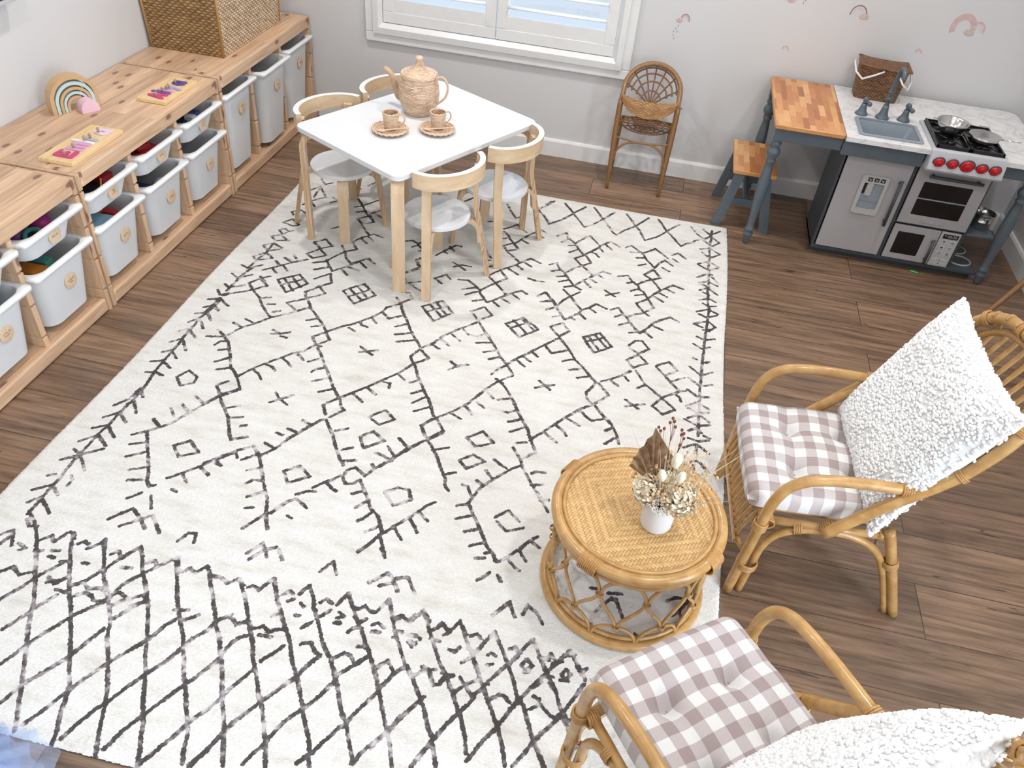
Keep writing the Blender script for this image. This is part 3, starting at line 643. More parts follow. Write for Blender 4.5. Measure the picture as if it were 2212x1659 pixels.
toy('toy_block', 't_navy', 'dark navy block in the deep bin below the red toys', 'toy', bxs((.22, .14, .15)), (.27, y-.04, zd0)); toy('toy_block', 't_pink', 'pink block showing through the front of a deep bin', 'toy', bxs((.05, .06, .10)), (.370, y+.012, zd0), (0, 0, .3)); toy('toy_block', 't_green', 'green block showing faintly through the front of a deep bin', 'toy', bxs((.03, .04, .075)), (.380, y+.070, zd0)); toy('toy_ball', 't_white', 'white ball behind the pink block in a deep bin', 'toy', ball(.04), (.36, y+.075, zd0+.08))
y = yb(1, 2); toy('toy_block', 't_black', 'black block in the shallow bin with the orange stick', 'toy', bxs((.17, .15, .05)), (.31, y-.04, zs0)); toy('toy_block', 't_red', 'dark red block under the orange stick', 'toy', bxs((.06, .06, .062)), (.34, y+.075, zs0)); toy('wooden_stick', 't_orange', 'upright orange stick in the shallow bin of dark toys', 'stick', lambda m: m.tube([(0, 0, 0), (.0, .03, .088)], .0035, 8), (.40, y-.028, zs0))
toy('picture_box', 't_sky', 'pale blue picture box tilted in the deep bin', 'box', bxs((.15, .13, .178)), (.31, y-.030, zd0), (0, 0, .06)); toy('game_card', 't_white', 'white card lying against the pale blue picture box', 'card', bxs((.003, .11, .15), 0), (.394, y-.03, zd0+.0005)); toy('toy_block', 't_orange', 'orange block behind the pale blue picture box', 'toy', bxs((.06, .035, .19)), (.28, y+.060, zd0)); toy('toy_block', 't_red', 'small red block beside the orange block in the deep bin', 'toy', bxs((.05, .03, .175)), (.345, y+.070, zd0)); toy('toy_block', 't_peach', 'peach block showing through the lower front of the deep bin', 'toy', bxs((.010, .11, .06)), (.396, y+.01, zd0))
y = yb(2, 0); toy('toy_ring', 't_teal', 'teal ring lying on the magenta toys', 'toy', ring_(.026, .008), (.38, y-.02, zs0+.0405), (.3, .2, 0)); toy('toy_ball', 't_magenta', 'magenta ball in the shallow bin, left of the teal ring', 'toy', ball(.026), (.365, y-.068, zs0)); toy('toy_ball', 't_purple', 'purple ball in the shallow bin behind the teal ring', 'toy', ball(.034), (.32, y-.03, zs0)); toy('toy_ball', 't_magenta', 'larger magenta ball at the right of the shallow bin', 'toy', ball(.036), (.34, y+.06, zs0)); toy('toy_block', 't_navy', 'navy block lying under the teal ring', 'toy', bxs((.055, .07, .04)), (.375, y-.022, zs0))
toy('toy_block', 't_lime', 'yellow block in the deep bin under the magenta toys', 'toy', bxs((.10, .055, .15)), (.31, y-.064, zd0)); toy('toy_block', 't_orange', 'orange block beside the yellow block in the deep bin', 'toy', bxs((.11, .055, .165)), (.33, y-.015, zd0)); toy('toy_block', 't_teal', 'blue green block beside the orange block in the deep bin', 'toy', bxs((.07, .04, .168)), (.31, y+.04, zd0))
y = yb(2, 1); toy('toy_ball', 't_sky', 'round blue toy in the deep bin at the left edge', 'toy', ball(.06), (.335, y+.055, zd0+.055)); toy('toy_block', 't_grey', 'grey block under the round blue toy', 'toy', bxs((.14, .15, .052)), (.30, y, zd0))

# ------------------------------------------------------------------ on top of the units
r_ = thing('rainbow_stacker', 'nested wooden rainbow arches in tan and aqua with a pink half disc', 'stacking toy', (.128, -1.432, SH+.0005), math.radians(60))
def arch(R, Rin, leg, dep, dx=0, dy=0):                  # local x along the span, y depth
    m_ = MB(); n = 24
    prof = lambda q: [(-q, 0)]+[(q*math.cos(t), leg+q*math.sin(t)) for t in np.linspace(PI, 0, n)]+[(q, 0)]
    P = prof(R); V = []; F = []
    if Rin:
        Q = prof(Rin)
        for y_ in (-dep/2, dep/2): V += [(x+dx, y_+dy, z) for x, z in P]+[(x+dx, y_+dy, z) for x, z in Q]
        k = len(P)
        for i in range(k-1):
            F += [(i, i+1, k+i+1, k+i), (2*k+i, 3*k+i, 3*k+i+1, 2*k+i+1), (i, 2*k+i, 2*k+i+1, i+1), (k+i, k+i+1, 3*k+i+1, 3*k+i)]
        F += [(0, k, 3*k, 2*k), (k-1, 3*k-1, 4*k-1, 2*k-1)]
    else:
        k = len(P)
        for y_ in (-dep/2, dep/2): V += [(x+dx, y_+dy, z) for x, z in P]
        F = [tuple(range(k)), tuple(range(k, 2*k))[::-1]]+[(i, (i+1) % k, k+(i+1) % k, k+i)[::-1] for i in range(k)]
    return m_.add(V, F, 0, False)
for R, Ri, mt, dx in ((.087, .073, 'arch_tan', 0), (.0715, .060, 'arch_aqua', .001), (.0585, .048, 'arch_tan', .003), (.047, .038, 'arch_aqua', .004), (.0365, .027, 'arch_tan', .004)):
    arch(R, Ri, .040*(R/.087), .044, dx).build('arch', mt, r_)
arch(.033, 0, .012, .040, .030, -.046).build('half_disc', 'arch_pink', r_)

def capsule(m_, p, q, wd, z0, z1):
    p, q = np.array(p, float), np.array(q, float); d = q-p; L = np.linalg.norm(d); a = math.atan2(d[1], d[0]) if L > 1e-9 else 0; r = wd/2
    poly = [(q[0]+r*math.cos(a+t), q[1]+r*math.sin(a+t)) for t in np.linspace(-PI/2, PI/2, 9)]+[(p[0]+r*math.cos(a+t), p[1]+r*math.sin(a+t)) for t in np.linspace(PI/2, 3*PI/2, 9)]
    m_.prism(poly, z0, z1)
GL = dict(   # letters as strokes: x to the right, y up, unit height
    E=[(0, 0, 0, 1), (0, 1, .58, .96), (0, .5, .48, .52), (0, 0, .62, .04)], m=[(0, 0, 0, .72), (0, .68, .28, .70), (.28, .7, .32, .05), (.32, .68, .6, .70), (.6, .68, .64, .0)],
    i=[(0, -.02, 0, 1.0)], r=[(0, 0, 0, .7), (0, .55, .32, .72)], a=[(.0, .2, .12, .58), (.12, .6, .42, .62), (.42, .62, .44, .0), (.0, .2, .14, .02), (.14, .02, .42, .1)],
    A=[(-.02, 0, .25, .98), (.25, .98, .52, 0), (.1, .32, .44, .32)], l=[(0, 0, 0, 1.0)], y=[(.02, .68, .22, .28), (.46, .7, .1, -.32)])
def puzzle(board_label, x0, x1, y0, y1, letters, who):
    zt = SH+.0005
    b = MB().box((x0, y0, zt), (x1, y1, zt+.0135), .0015).build('puzzle_board', 'board_ply'); tag(b, board_label, 'puzzle board')
    for ch, yc, hgt, wd, mt, mn in letters:
        z = zt+.014; m_ = MB(); xb = x1-.027
        for k_, (a, b_, c, d) in enumerate(GL[ch]):
            capsule(m_, (xb-b_*hgt, yc+a*hgt), (xb-d*hgt, yc+c*hgt), wd, 0, .0035+.00018*k_)
        nm = 'puzzle_letter'
        o = thing(nm, f'{mn} puzzle letter {ch} with peg, {who}', 'puzzle letter', (xb-hgt*.45, yc+.006, z))
        m2 = MB(); m2.add(np.concatenate(m_.v)-np.array([xb-hgt*.45, yc+.006, 0]), m_.f, 0, False); m2.build('letter_body', mt, o)
        MB().lathe([(.0, .0036), (.0045, .0036), (.0038, .010), (.0058, .0145), (.006, .0175), (.004, .0195), (0, .020)], 16).build('peg', 'peg', o)
puzzle('long pale name puzzle board with magenta, pink and lilac letters, near the front edge', .277, .401, -1.842, -1.556,
       [('E', -1.808, .056, .0165, 'mag', 'magenta'), ('m', -1.753, .067, .0155, 'pink', 'pink'), ('i', -1.691, .070, .0145, 'white_l', 'white'), ('r', -1.668, .058, .0150, 'grey_l', 'grey'), ('a', -1.616, .066, .0175, 'lilac', 'lilac')], 'on the longer paler board')
puzzle('shorter orange toned name puzzle board with magenta and purple letters, near the woven basket', .283, .402, -1.283, -1.042,
       [('A', -1.257, .060, .0165, 'mag', 'magenta'), ('l', -1.206, .066, .0155, 'purple', 'purple'), ('i', -1.184, .054, .0145, 'pink', 'pink'), ('y', -1.166, .060, .0145, 'lav', 'lavender'), ('a', -1.113, .062, .0175, 'violet', 'violet')], 'on the board nearer the woven basket')

# big seagrass basket
bk = thing('seagrass_basket', 'large square seagrass basket on the far storage unit in the corner', 'basket', (.187, -.455, SH+.0005))
hx, hy, hb = .166, .276, .37
def side_surface(hx, hy, r, h, flare, z0=0.0):
    def S(U, V):
        per = [(hx-r)*2, (hy-r)*2]; total = 2*(per[0]+per[1])+2*PI*r
        s = (U % 1.0)*total; X = np.zeros_like(U); Y = np.zeros_like(U); NX = np.zeros_like(U); NY = np.zeros_like(U)
        pos = 0.0
        for (dx, dy, L, cx, cy, a0, ex, ey) in ((0, 1, per[1], hx, -(hy-r), 0, hx-r, hy-r), (-1, 0, per[0], hx-r, hy, 90, -(hx-r), hy-r), (0, -1, per[1], -hx, hy-r, 180, -(hx-r), -(hy-r)), (1, 0, per[0], -(hx-r), -hy, 270, hx-r, -(hy-r))):
            k = (s >= pos) & (s < pos+L+1e-9); q = s-pos
            X[k] = cx+dx*q[k]; Y[k] = cy+dy*q[k]; NX[k] = dy; NY[k] = -dx
            pos += L; k = (s >= pos) & (s < pos+PI*r/2+1e-9); a = math.radians(a0)+(s-pos)/r
            X[k] = ex+r*np.cos(a[k]); Y[k] = ey+r*np.sin(a[k]); NX[k] = np.cos(a[k]); NY[k] = np.sin(a[k]); pos += PI*r/2
        g = flare*V
        return np.stack([X+NX*g, Y+NY*g, z0+V*h], -1), np.stack([NX, NY, np.zeros_like(U)], -1)
    return S
# two faces differ: broad horizontal weave on the sides facing the room front, fine upright weave on the long faces, their lighter colour paints in the light
def face_surface(p0, du, h, nrm, flare):
    p0 = np.array(p0, float); du = np.array(du, float); nrm = np.array(nrm, float); ctr = du/np.linalg.norm(du)
    def S(U, V):
        P = p0+U[..., None]*du+(nrm*flare)*V[..., None]+ctr*((U-.5)*2*flare*V)[..., None]; P[..., 2] += V*h
        return P, np.broadcast_to(nrm, P.shape)
    return S
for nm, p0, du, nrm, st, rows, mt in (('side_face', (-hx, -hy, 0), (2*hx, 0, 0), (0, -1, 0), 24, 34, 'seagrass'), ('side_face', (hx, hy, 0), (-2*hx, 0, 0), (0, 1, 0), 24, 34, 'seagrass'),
                                       ('long_face', (hx, -hy, 0), (0, 2*hy, 0), (1, 0, 0), 44, 38, 'seagrass_lit'), ('long_face', (-hx, hy, 0), (0, -2*hy, 0), (-1, 0, 0), 44, 38, 'seagrass_lit')):
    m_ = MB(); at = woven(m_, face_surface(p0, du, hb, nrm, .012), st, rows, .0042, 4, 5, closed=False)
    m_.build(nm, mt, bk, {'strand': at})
MB().box((-hx+.004, -hy+.004, .001), (hx-.004, hy-.004, .008)).build('base', 'seagrass', bk)
m_ = MB(); e = .012; R = [(sx*(hx+e), sy*(hy+e), hb) for sx, sy in ((1, 1), (-1, 1), (-1, -1), (1, -1))]
m_.tube(R+[R[0]], .009, 8); [m_.tube([(sx*(hx+.002), sy*(hy+.002), .004), (sx*(hx+e+.001), sy*(hy+e+.001), hb)], .006, 8) for sx, sy in ((1, 1), (-1, 1), (-1, -1), (1, -1))]
m_.build('edge_binding', 'rattan_bind', bk)

# traced pattern of the rug: polylines in millimetres, x from 0.6 m, y towards the camera
STROKES = (
'175 2804 217 2836 277 2915 329 2990 370 3052 399 3110 443 3179 483 3244 520 3310 538 3342;329 2835 378 2920 421 2986 485 3072 539 3153 585 3222 606 3283 624 3323 631 3353;420 2839 '
'471 2917 535 2997 575 3047 594 3091 623 3131 666 3200 686 3238 703 3283 735 3353;524 2833 563 2891 618 2958 660 3024 689 3075 729 3148 764 3217 791 3260 828 3344;632 2843 676 2915 '
'715 2978 766 3044 812 3126 850 3182 883 3236 919 3321;722 2841 757 2893 809 2968 849 3022 886 3083 923 3154 965 3223 1003 3303;287 3065 314 3018 328 2985 368 2923;394 2875 423 2844'
';348 3134 376 3081 382 3065 410 3018;447 2968 474 2922 494 2876 523 2830;403 3214 418 3181 431 3149 442 3127 467 3086 479 3063 505 3033 536 3001 543 2952 581 2897 634 2837;466 3295'
' 483 3244 515 3198 540 3157 556 3116 573 3072;580 3041 604 3004 626 2972;545 3324 566 3286 587 3238 609 3193 638 3145 661 3111 689 3075 709 3025 727 3000;742 3002 771 2979;642 3334'
' 656 3295 675 3253 689 3237 707 3198 735 3151 760 3112 775 3076 788 3043 812 3012 820 2985 848 2957;743 3332 757 3289 782 3242 805 3202 830 3157 842 3140 861 3104 874 3077 883 3027'
';830 3347 847 3316 870 3272 888 3231 911 3196 929 3157 937 3133;938 3320 953 3282 971 3230 978 3211;156 2896 179 2871 208 2917;175 2920 186 2887;264 2883 283 2860 301 2878 318 2838'
' 334 2839 345 2854;363 2867 375 2854 389 2859;419 2845 421 2832 439 2863;463 2874 476 2858 496 2879 518 2835;566 2873 583 2860 597 2876 624 2846 634 2837 656 2871 669 2873 680 2858'
' 701 2869 719 2839 739 2864 765 2863 790 2872;233 2995 255 2972 284 2991 310 2973 330 2984;356 2977 385 2990 401 2964;362 2991 387 2979;395 3004 425 3006;421 2986 438 2976 447 2968'
' 471 2982 502 2971 528 2988 550 2971 582 2984 611 2962 626 2972;451 3009 469 2994 491 2998 504 3010 536 3001;558 3006 574 2986;597 3000 633 2975;318 2920 332 2922;314 2904 331 2899'
';412 2916 426 2915;219 2905 247 2914 234 2924;273 2916 293 2910;355 2927 380 2920;466 2924 480 2923;511 2903 538 2898;707 2981 719 2977;728 2977 739 2973;829 2870 874 2929 905 2976'
' 932 3015 951 3053 979 3092 1006 3137 1028 3164 1060 3221 1070 3238 1092 3284;901 2831 936 2886 966 2926 994 2961 1030 3012 1046 3040 1074 3074 1086 3094 1106 3125 1124 3156 1155 3'
'200 1168 3226;1174 3244 1183 3260;999 2827 1024 2861 1037 2889 1069 2932 1096 2974 1128 3006 1152 3039 1174 3074 1203 3125 1224 3148 1240 3178 1266 3221;1104 2821 1130 2859 1154 28'
'92 1192 2940 1220 2977 1245 3014 1270 3056 1291 3095 1313 3132 1335 3170 1355 3214;884 3028 902 3004;945 2934 959 2923;938 3133 956 3098 967 3076;972 3055 990 3031 1008 3004;1028 2'
'947 1045 2926;934 3321 953 3288 970 3237 984 3203 1004 3173 1017 3149 1036 3122 1053 3095 1069 3074 1080 3042 1101 3005;1042 3291 1051 3269 1069 3235 1081 3195 1096 3167 1116 3141 '
'1131 3119 1145 3093 1156 3068 1163 3039 1183 3015 1197 3003 1216 2975;1154 3259 1164 3243 1177 3227 1190 3201 1210 3165 1224 3148 1230 3129 1246 3096 1263 3066 1270 3045 1289 3006 '
'1309 2978;1269 3230 1279 3204 1298 3173 1317 3148 1329 3124 1344 3095 1362 3065;730 2851 743 2868 771 2863 794 2877 815 2855 835 2870;850 2873 860 2864 881 2874 886 2859 902 2829 9'
'23 2862;943 2870 957 2853 968 2861;965 2884 976 2875;983 2859 998 2825 1024 2861;1044 2867 1056 2853 1075 2861;1087 2862 1104 2821 1128 2857 1146 2859 1158 2845 1177 2859 1191 2855'
' 1211 2810 1234 2857;1239 2860 1258 2848 1274 2859 1290 2837;818 2983 840 2965 857 2968 871 2981 893 2963 914 2982 937 2966 958 2979 968 2968 992 2961;938 2992 967 2989;891 3013 91'
'5 2999;1046 2988 1068 2978 1084 2998 1101 3005;1096 2974 1117 2997 1132 3007 1156 2983 1172 2986 1190 3005 1216 2975 1229 2991;1241 3003 1264 2976 1288 3003 1312 2977 1333 2998;114'
'3 2882 1159 2895 1174 2882;1142 2929 1151 2914 1172 2908;1180 2960 1194 2956 1210 2960;1101 2912 1115 2909;1102 2880 1117 2889 1103 2897;1194 2894 1205 2884 1226 2894;1200 2911 121'
'8 2908;1290 2897 1308 2896;1297 2912 1314 2916;999 2882 1010 2890;999 2917 1008 2916;1032 2886 1046 2891;1061 2904 1077 2882;798 2776 825 2733 837 2753;812 2792 836 2755 864 2735;8'
'41 2751 853 2773;875 2742 897 2770;1007 2778 1029 2738 1052 2775;1142 2778 1180 2734 1201 2748 1236 2733 1268 2776;1172 2779 1205 2758 1223 2782;1079 2692 1100 2658 1118 2616;1120 '
'2626 1157 2690;1211 2813 1230 2849 1255 2897 1286 2943 1308 2977 1332 3000 1355 3032 1377 3060 1391 3083 1405 3109 1421 3130 1433 3158 1448 3190;1306 2820 1331 2861 1362 2911 1388 '
'2952 1412 2978 1435 3011 1454 3044 1470 3063 1482 3089 1493 3108 1505 3146;1403 2822 1429 2866 1456 2905 1479 2943 1496 2970 1513 2997 1534 3029 1550 3055 1564 3077 1581 3111 1595 '
'3150;1498 2832 1533 2884 1554 2919 1574 2953 1589 2988 1609 3006 1626 3042 1642 3073 1664 3105 1681 3131;1597 2829 1622 2871 1646 2909 1672 2942 1692 2985 1707 3014 1728 3048 1744 '
'3069;1690 2834 1720 2871 1741 2902;1296 3187 1304 3166 1317 3148 1326 3129 1339 3100 1360 3068 1375 3041;1437 2936 1453 2920 1467 2894 1494 2837;1395 3204 1403 3184 1425 3132 1440 '
'3100 1460 3065 1478 3037 1491 3013;1512 2966 1529 2940 1549 2909 1567 2882 1596 2825;1510 3160 1520 3139 1536 3104 1555 3076 1565 3054 1578 3025 1589 3001 1615 2956 1635 2923 1666 '
'2874 1693 2833;1611 3146 1631 3113 1647 3081 1663 3055 1686 3023 1703 2992 1727 2941 1739 2913;1249 2862 1259 2849 1280 2861 1290 2848 1306 2820 1329 2846;1336 2872 1354 2859 1362 '
'2841 1382 2859 1393 2849 1404 2826 1429 2858;1375 2873 1389 2861;1441 2859 1456 2849 1469 2859;1483 2859 1498 2830 1513 2855;1543 2870 1558 2858 1568 2874;1619 2872 1642 2870;1657 '
'2880 1676 2868;1679 2849 1705 2842;1643 2873 1646 2854 1659 2869;1716 2872 1729 2891 1740 2870;1335 2999 1350 2982 1368 2976 1388 3009 1402 3002 1408 2976 1431 3009 1444 3009 1461 '
'2987 1486 2969;1444 2973 1467 2996 1484 3012 1504 2986 1523 3012 1545 2992 1558 2992 1573 3004;1401 2974 1427 2973;1349 2970 1367 2974 1383 2968;1498 2975 1514 2973;1623 3009 1645 '
'2990 1667 3008 1685 3017 1700 2993 1716 3015 1745 2994;1638 2919 1663 2914;1657 2931 1672 2947;1625 2975 1641 2979;1624 2951 1637 2933;1291 2896 1304 2892 1322 2899;1294 2914 1308 '
'2925 1314 2912;1399 2909 1414 2912 1423 2895;1495 2898 1504 2890 1515 2896;1499 2925 1512 2919;1591 2920 1604 2915;1681 2918 1700 2915;1253 2896 1273 2893;1256 2913 1267 2912;1345 '
'2893 1371 2893;1443 2893 1458 2900;1581 2904 1592 2883 1607 2898 1597 2915 1581 2904;1681 2903 1692 2886 1704 2897 1693 2915 1681 2903;1481 2786 1514 2736 1537 2777;1556 2764 1562 '
'2733 1588 2747 1611 2777;1416 2692 1428 2680 1440 2663;1466 2662 1476 2680;1737 2706 1749 2686 1773 2654 1784 2655;1717 2635 1731 2633;1721 2764 1732 2744 1750 2772;1813 3029 1827 '
'3047;1776 2651 1787 2653 1810 2703;1765 2638 1800 2631;1838 2768 1848 2744 1860 2757;1923 2621 1946 2604 1976 2601 1990 2607;1937 2663 1953 2648 1981 2605;1957 2647 1972 2678;182 1'
'734 172 1828 162 1869 164 1943 166 1993 168 2062 170 2128 172 2183 179 2226 184 2311 182 2345 179 2394 180 2449 173 2490 175 2542 172 2578 174 2627 179 2674 177 2707 178 2752 179 2'
'796 178 2815;137 1750 185 1739 222 1766;145 1803 172 1778 204 1800;135 1846 172 1828 208 1865;139 1899 162 1869 205 1919;136 1957 159 1934 207 1975;136 2023 166 1993 210 2048;141 2'
'080 165 2063 204 2098;131 2136 165 2121 209 2148;146 2191 177 2182 206 2190;143 2365 169 2324 174 2267 206 2304;177 2346 188 2326 227 2376;145 2421 177 2387 221 2421;142 2473 178 2'
'446 225 2489;139 2534 175 2493 223 2527;137 2614 181 2576 224 2541;144 2565 172 2578 225 2633;140 2678 158 2666;216 2696 214 2670 202 2660;135 2736 175 2705 213 2733;152 2779 174 2'
'754 231 2797;189 2830 208 2849 229 2843;254 2184 275 2141 317 2164 322 2194 288 2218 254 2184;410 2470 446 2437 494 2474 447 2507 410 2470;268 2465 305 2434 351 2389 395 2295 430 2'
'231 478 2180;292 2384 322 2406;316 2323 344 2356;338 2296 369 2319;360 2251 398 2273 413 2269;305 2442 341 2498 381 2559 412 2618 430 2636;285 2501 330 2480;303 2550 351 2514;341 2'
'595 384 2568;359 2631 396 2619;395 2692 422 2662;453 2666 478 2707;460 2594 490 2564 523 2527 559 2484 597 2443;492 2567 522 2593;527 2526 564 2549;556 2489 583 2505;495 2627 511 2'
'632;435 2632 442 2626;390 2772 432 2720 467 2744 501 2774;431 2785 471 2749 495 2727 544 2776;605 2788 618 2755 639 2752 648 2782;237 1955 271 1947 300 1938;259 1910 296 1935;300 1'
'938 332 1868 366 1832 400 1784 441 1749 472 1720 508 1681;289 1854 306 1859 325 1870;317 1820 354 1832;303 1944 325 1963 370 2034 395 2083 440 2123;288 1992 297 1966 324 1960;314 2'
'013 345 1997;334 2074 369 2040;360 2109 398 2088;440 2123 467 2072 494 2035 533 1988 562 1952 593 1929 616 1885 638 1887;470 2071 500 2089 521 2113;497 2034 525 2041 544 2056;536 1'
'986 587 2021;566 1951 589 1956 610 1976;423 2153 397 2182 431 2223 476 2174 443 2129;432 2226 473 2275 506 2313 522 2341 557 2397;481 2272 514 2251;510 2312 546 2296;559 2335 574 2'
'327;557 2397 600 2374;402 2275 428 2230;594 2158 619 2184 654 2202;596 2209 623 2183 652 2154;440 1850 470 1861;442 1873 475 1862 501 1844;481 1875 505 1877;770 1844 799 1862 825 1'
'876;776 1876 803 1861 834 1847;267 1647 306 1680 333 1718 370 1758 400 1784;308 1684 345 1667;352 1711 379 1702;393 1750 413 1736;178 1713 204 1684 264 1640 287 1612 301 1599;228 1'
'604 254 1562 301 1599;228 1604 258 1638;247 1548 277 1571;256 1557 283 1535;451 1591 486 1539 527 1577 470 1628 451 1591;473 1631 415 1678 470 1716 504 1682;477 1630 515 1686 551 1'
'719 589 1758 625 1803;529 1760 559 1738;561 1789 602 1768;625 1803 588 1843 614 1879;621 1804 653 1842 620 1883;623 1800 665 1754 694 1730 715 1704 746 1668 773 1622 779 1589 823 1'
'547;690 1753 719 1765;717 1708 731 1724 752 1728;752 1674 777 1695;773 1622 811 1654 855 1617;823 1547 850 1603 876 1640 904 1689 936 1735 976 1787;850 1692 887 1662;863 1738 920 1'
'709;881 1778 948 1745;976 1787 1016 1740;977 1790 955 1844 970 1866 977 1876;982 1799 1021 1833 977 1876;977 1876 943 1945 915 1981 888 2017 861 2050 831 2086 799 2122;944 1947 976'
' 1971;902 2001 935 2003 939 2026;871 2047 908 2071;836 2088 878 2118;630 1897 664 1939 704 1996 732 2036 763 2081 799 2122;630 1979 668 1944;662 2025 672 2006 700 1991;683 2070 729'
' 2038;725 2114 765 2086;799 2122 763 2168 787 2208;804 2126 822 2161 838 2173 805 2216;983 1881 1014 1941 1035 1971 1060 2011 1085 2044 1121 2113;997 1980 1023 1956;1020 2029 1053 '
'2001;1035 2075 1070 2032;1053 2112 1098 2075;924 2179 964 2133 1006 2167 967 2204 924 2179;1122 2129 1097 2169 1115 2202 1131 2218;796 2230 782 2242 760 2278 742 2313 718 2343;730 '
'2255 763 2267;702 2304 742 2313;677 2330 699 2336;801 2233 827 2268 852 2302 864 2324;846 2270 879 2250;236 1505 274 1466 322 1414 367 1375;267 1481 293 1506;297 1449 327 1477;253 '
'1425 285 1449;297 1400 316 1411;400 1390 448 1360;422 1435 463 1399;439 1350 491 1420;492 1423 537 1369 571 1321;525 1399 559 1430;538 1372 591 1385;571 1321 604 1349;599 1293 634 '
'1316;448 1498 494 1440 522 1502 488 1538;319 1547 383 1487 437 1536 384 1618 319 1547;345 1579 412 1511;336 1529 405 1599;360 1508 423 1569;584 1538 645 1467 712 1526 655 1604 584 '
'1538;618 1566 679 1497;603 1515 677 1577;626 1491 691 1557;140 1683 165 1713 189 1689;135 1751 173 1730 224 1766;173 1730 168 1796 163 1835;168 1796 201 1800;144 1801 177 1778 205 '
'1806;163 1835 178 1830 205 1864;147 1640 171 1656 219 1623;174 1679 178 1605 180 1554 199 1488;138 1565 169 1587 214 1547;145 1498 176 1509 220 1472;624 2414 593 2438 613 2464;636 '
'2405 665 2431 628 2466;530 2510 548 2491 570 2465 594 2440;559 2499 583 2506;543 2535 566 2548;667 2436 685 2420 702 2395 716 2361 731 2331 743 2307 759 2275 784 2236;663 2382 694 '
'2393;680 2331 700 2335;671 2439 693 2471 714 2507 741 2549 767 2586 785 2632 814 2685;663 2501 695 2480;682 2549 698 2528 725 2527;709 2594 726 2578 748 2560;722 2633 743 2627;748 '
'2702 764 2677 783 2641 801 2629;799 2632 813 2598 827 2577 845 2563;838 2547 863 2527 886 2522;872 2511 901 2475 912 2469 933 2442;902 2479 928 2499 943 2503;845 2563 867 2574 886 '
'2586;847 2627 861 2633;766 2473 802 2441 847 2472 796 2515 766 2473;939 2440 943 2415 962 2400 994 2419;938 2445 957 2470 976 2464 993 2443;819 2257 847 2291 870 2330 898 2371 924 '
'2402;897 2342 924 2323;920 2384 952 2372;1000 2425 1016 2394 1034 2364 1055 2341 1067 2315 1095 2277 1114 2246 1145 2205;1005 2373 1018 2388;1001 2325 1022 2329 1056 2344;1026 2288'
' 1059 2323;1047 2243 1072 2264 1095 2277;929 2273 960 2238 1008 2268 956 2316 929 2273;993 2443 1013 2469 1040 2506 1058 2536 1089 2557 1106 2586 1122 2614;989 2501 1017 2481;1017 '
'2548 1045 2509;1041 2590 1055 2575 1071 2545;1073 2622 1088 2609 1107 2589;1123 2615 1144 2583 1171 2546 1194 2511 1212 2482 1231 2464;1148 2586 1179 2620;1180 2543 1201 2566 1214 '
'2585;1197 2513 1231 2537;1080 2689 1097 2661 1120 2618;1136 2662 1154 2687;1078 2468 1110 2441 1144 2440 1162 2475 1119 2509 1078 2468;761 1351 812 1289;785 1236 841 1323;768 1357 '
'795 1399 829 1416;795 1411 853 1374;830 1420 868 1440;893 1339 932 1295 956 1322;897 1338 931 1364;792 1514 824 1547;801 1471 832 1469 852 1502 823 1539;1002 1762 1030 1697 1057 16'
'59 1089 1620 1129 1573;1008 1753 1040 1770;1035 1716 1067 1740;1061 1673 1099 1702;1091 1627 1116 1654 1151 1657 1178 1630;1091 1511 1133 1465 1175 1509 1130 1558 1091 1511;1136 15'
'67 1170 1615 1201 1655 1233 1700 1260 1745 1293 1781;1158 1694 1210 1676;1197 1739 1237 1716;1226 1773 1260 1745;904 1539 966 1479 1027 1544 971 1615 904 1539;934 1564 993 1509;928'
' 1516 997 1584;949 1496 1009 1565;1293 1781 1317 1741 1353 1695 1402 1627 1440 1576;1322 1746 1356 1774;1341 1719 1370 1740;1367 1684 1390 1704;1402 1627 1435 1669 1483 1636;1294 1'
'784 1253 1852;1294 1784 1327 1835 1287 1879;1275 1870 1301 1887;1100 1827 1130 1847;1105 1874 1128 1841 1161 1827;1236 1545 1293 1485 1361 1544 1302 1614 1236 1545;1261 1563 1323 1'
'505;1259 1515 1326 1585;1286 1495 1350 1555;1287 1879 1256 1931 1235 1974 1211 2028 1171 2080 1130 2121;1264 1947 1289 1972;1243 2007 1270 2027;1204 2031 1241 2070;1172 2083 1211 2'
'102;1292 1883 1317 1906 1357 1965 1382 2009 1405 2047 1433 2088 1449 2132;1305 1973 1340 1956;1332 2025 1351 2025 1378 2005;1363 2069 1401 2043;1378 2113 1422 2075;1130 2121 1098 2'
'169 1117 2201 1133 2217;1135 2125 1172 2171 1134 2222;1402 1509 1443 1472 1476 1514 1445 1560 1402 1509;1446 1567 1490 1623 1524 1680 1572 1731 1615 1781;1482 1701 1515 1680;1513 1'
'743 1547 1726;1547 1777 1588 1755;1615 1781 1589 1845 1597 1878 1620 1901;1624 1784 1666 1836 1620 1901;1620 1901 1589 1928 1570 1951 1539 1995 1509 2038 1480 2085 1448 2127;1573 1'
'950 1592 1950 1607 1968;1551 1997 1591 2018;1520 2040 1541 2055 1558 2077;1491 2087 1530 2117;1602 1964 1627 1982 1662 1963;1628 1904 1665 1951 1693 1981;1677 2019 1695 2000;1421 1'
'833 1467 1871;1415 1875 1444 1854 1474 1841;933 1197 996 1238;944 1229 973 1205 1012 1205;987 1315 1026 1306 1089 1360 1093 1379 1134 1433;1019 1375 1075 1344;1042 1409 1091 1367;1'
'080 1440 1117 1419;1134 1433 1194 1361 1231 1323 1247 1309 1273 1325;1158 1421 1186 1444;1181 1385 1220 1408;1218 1344 1251 1370;1089 1360 1136 1289 1198 1359;1097 1251 1136 1289 1'
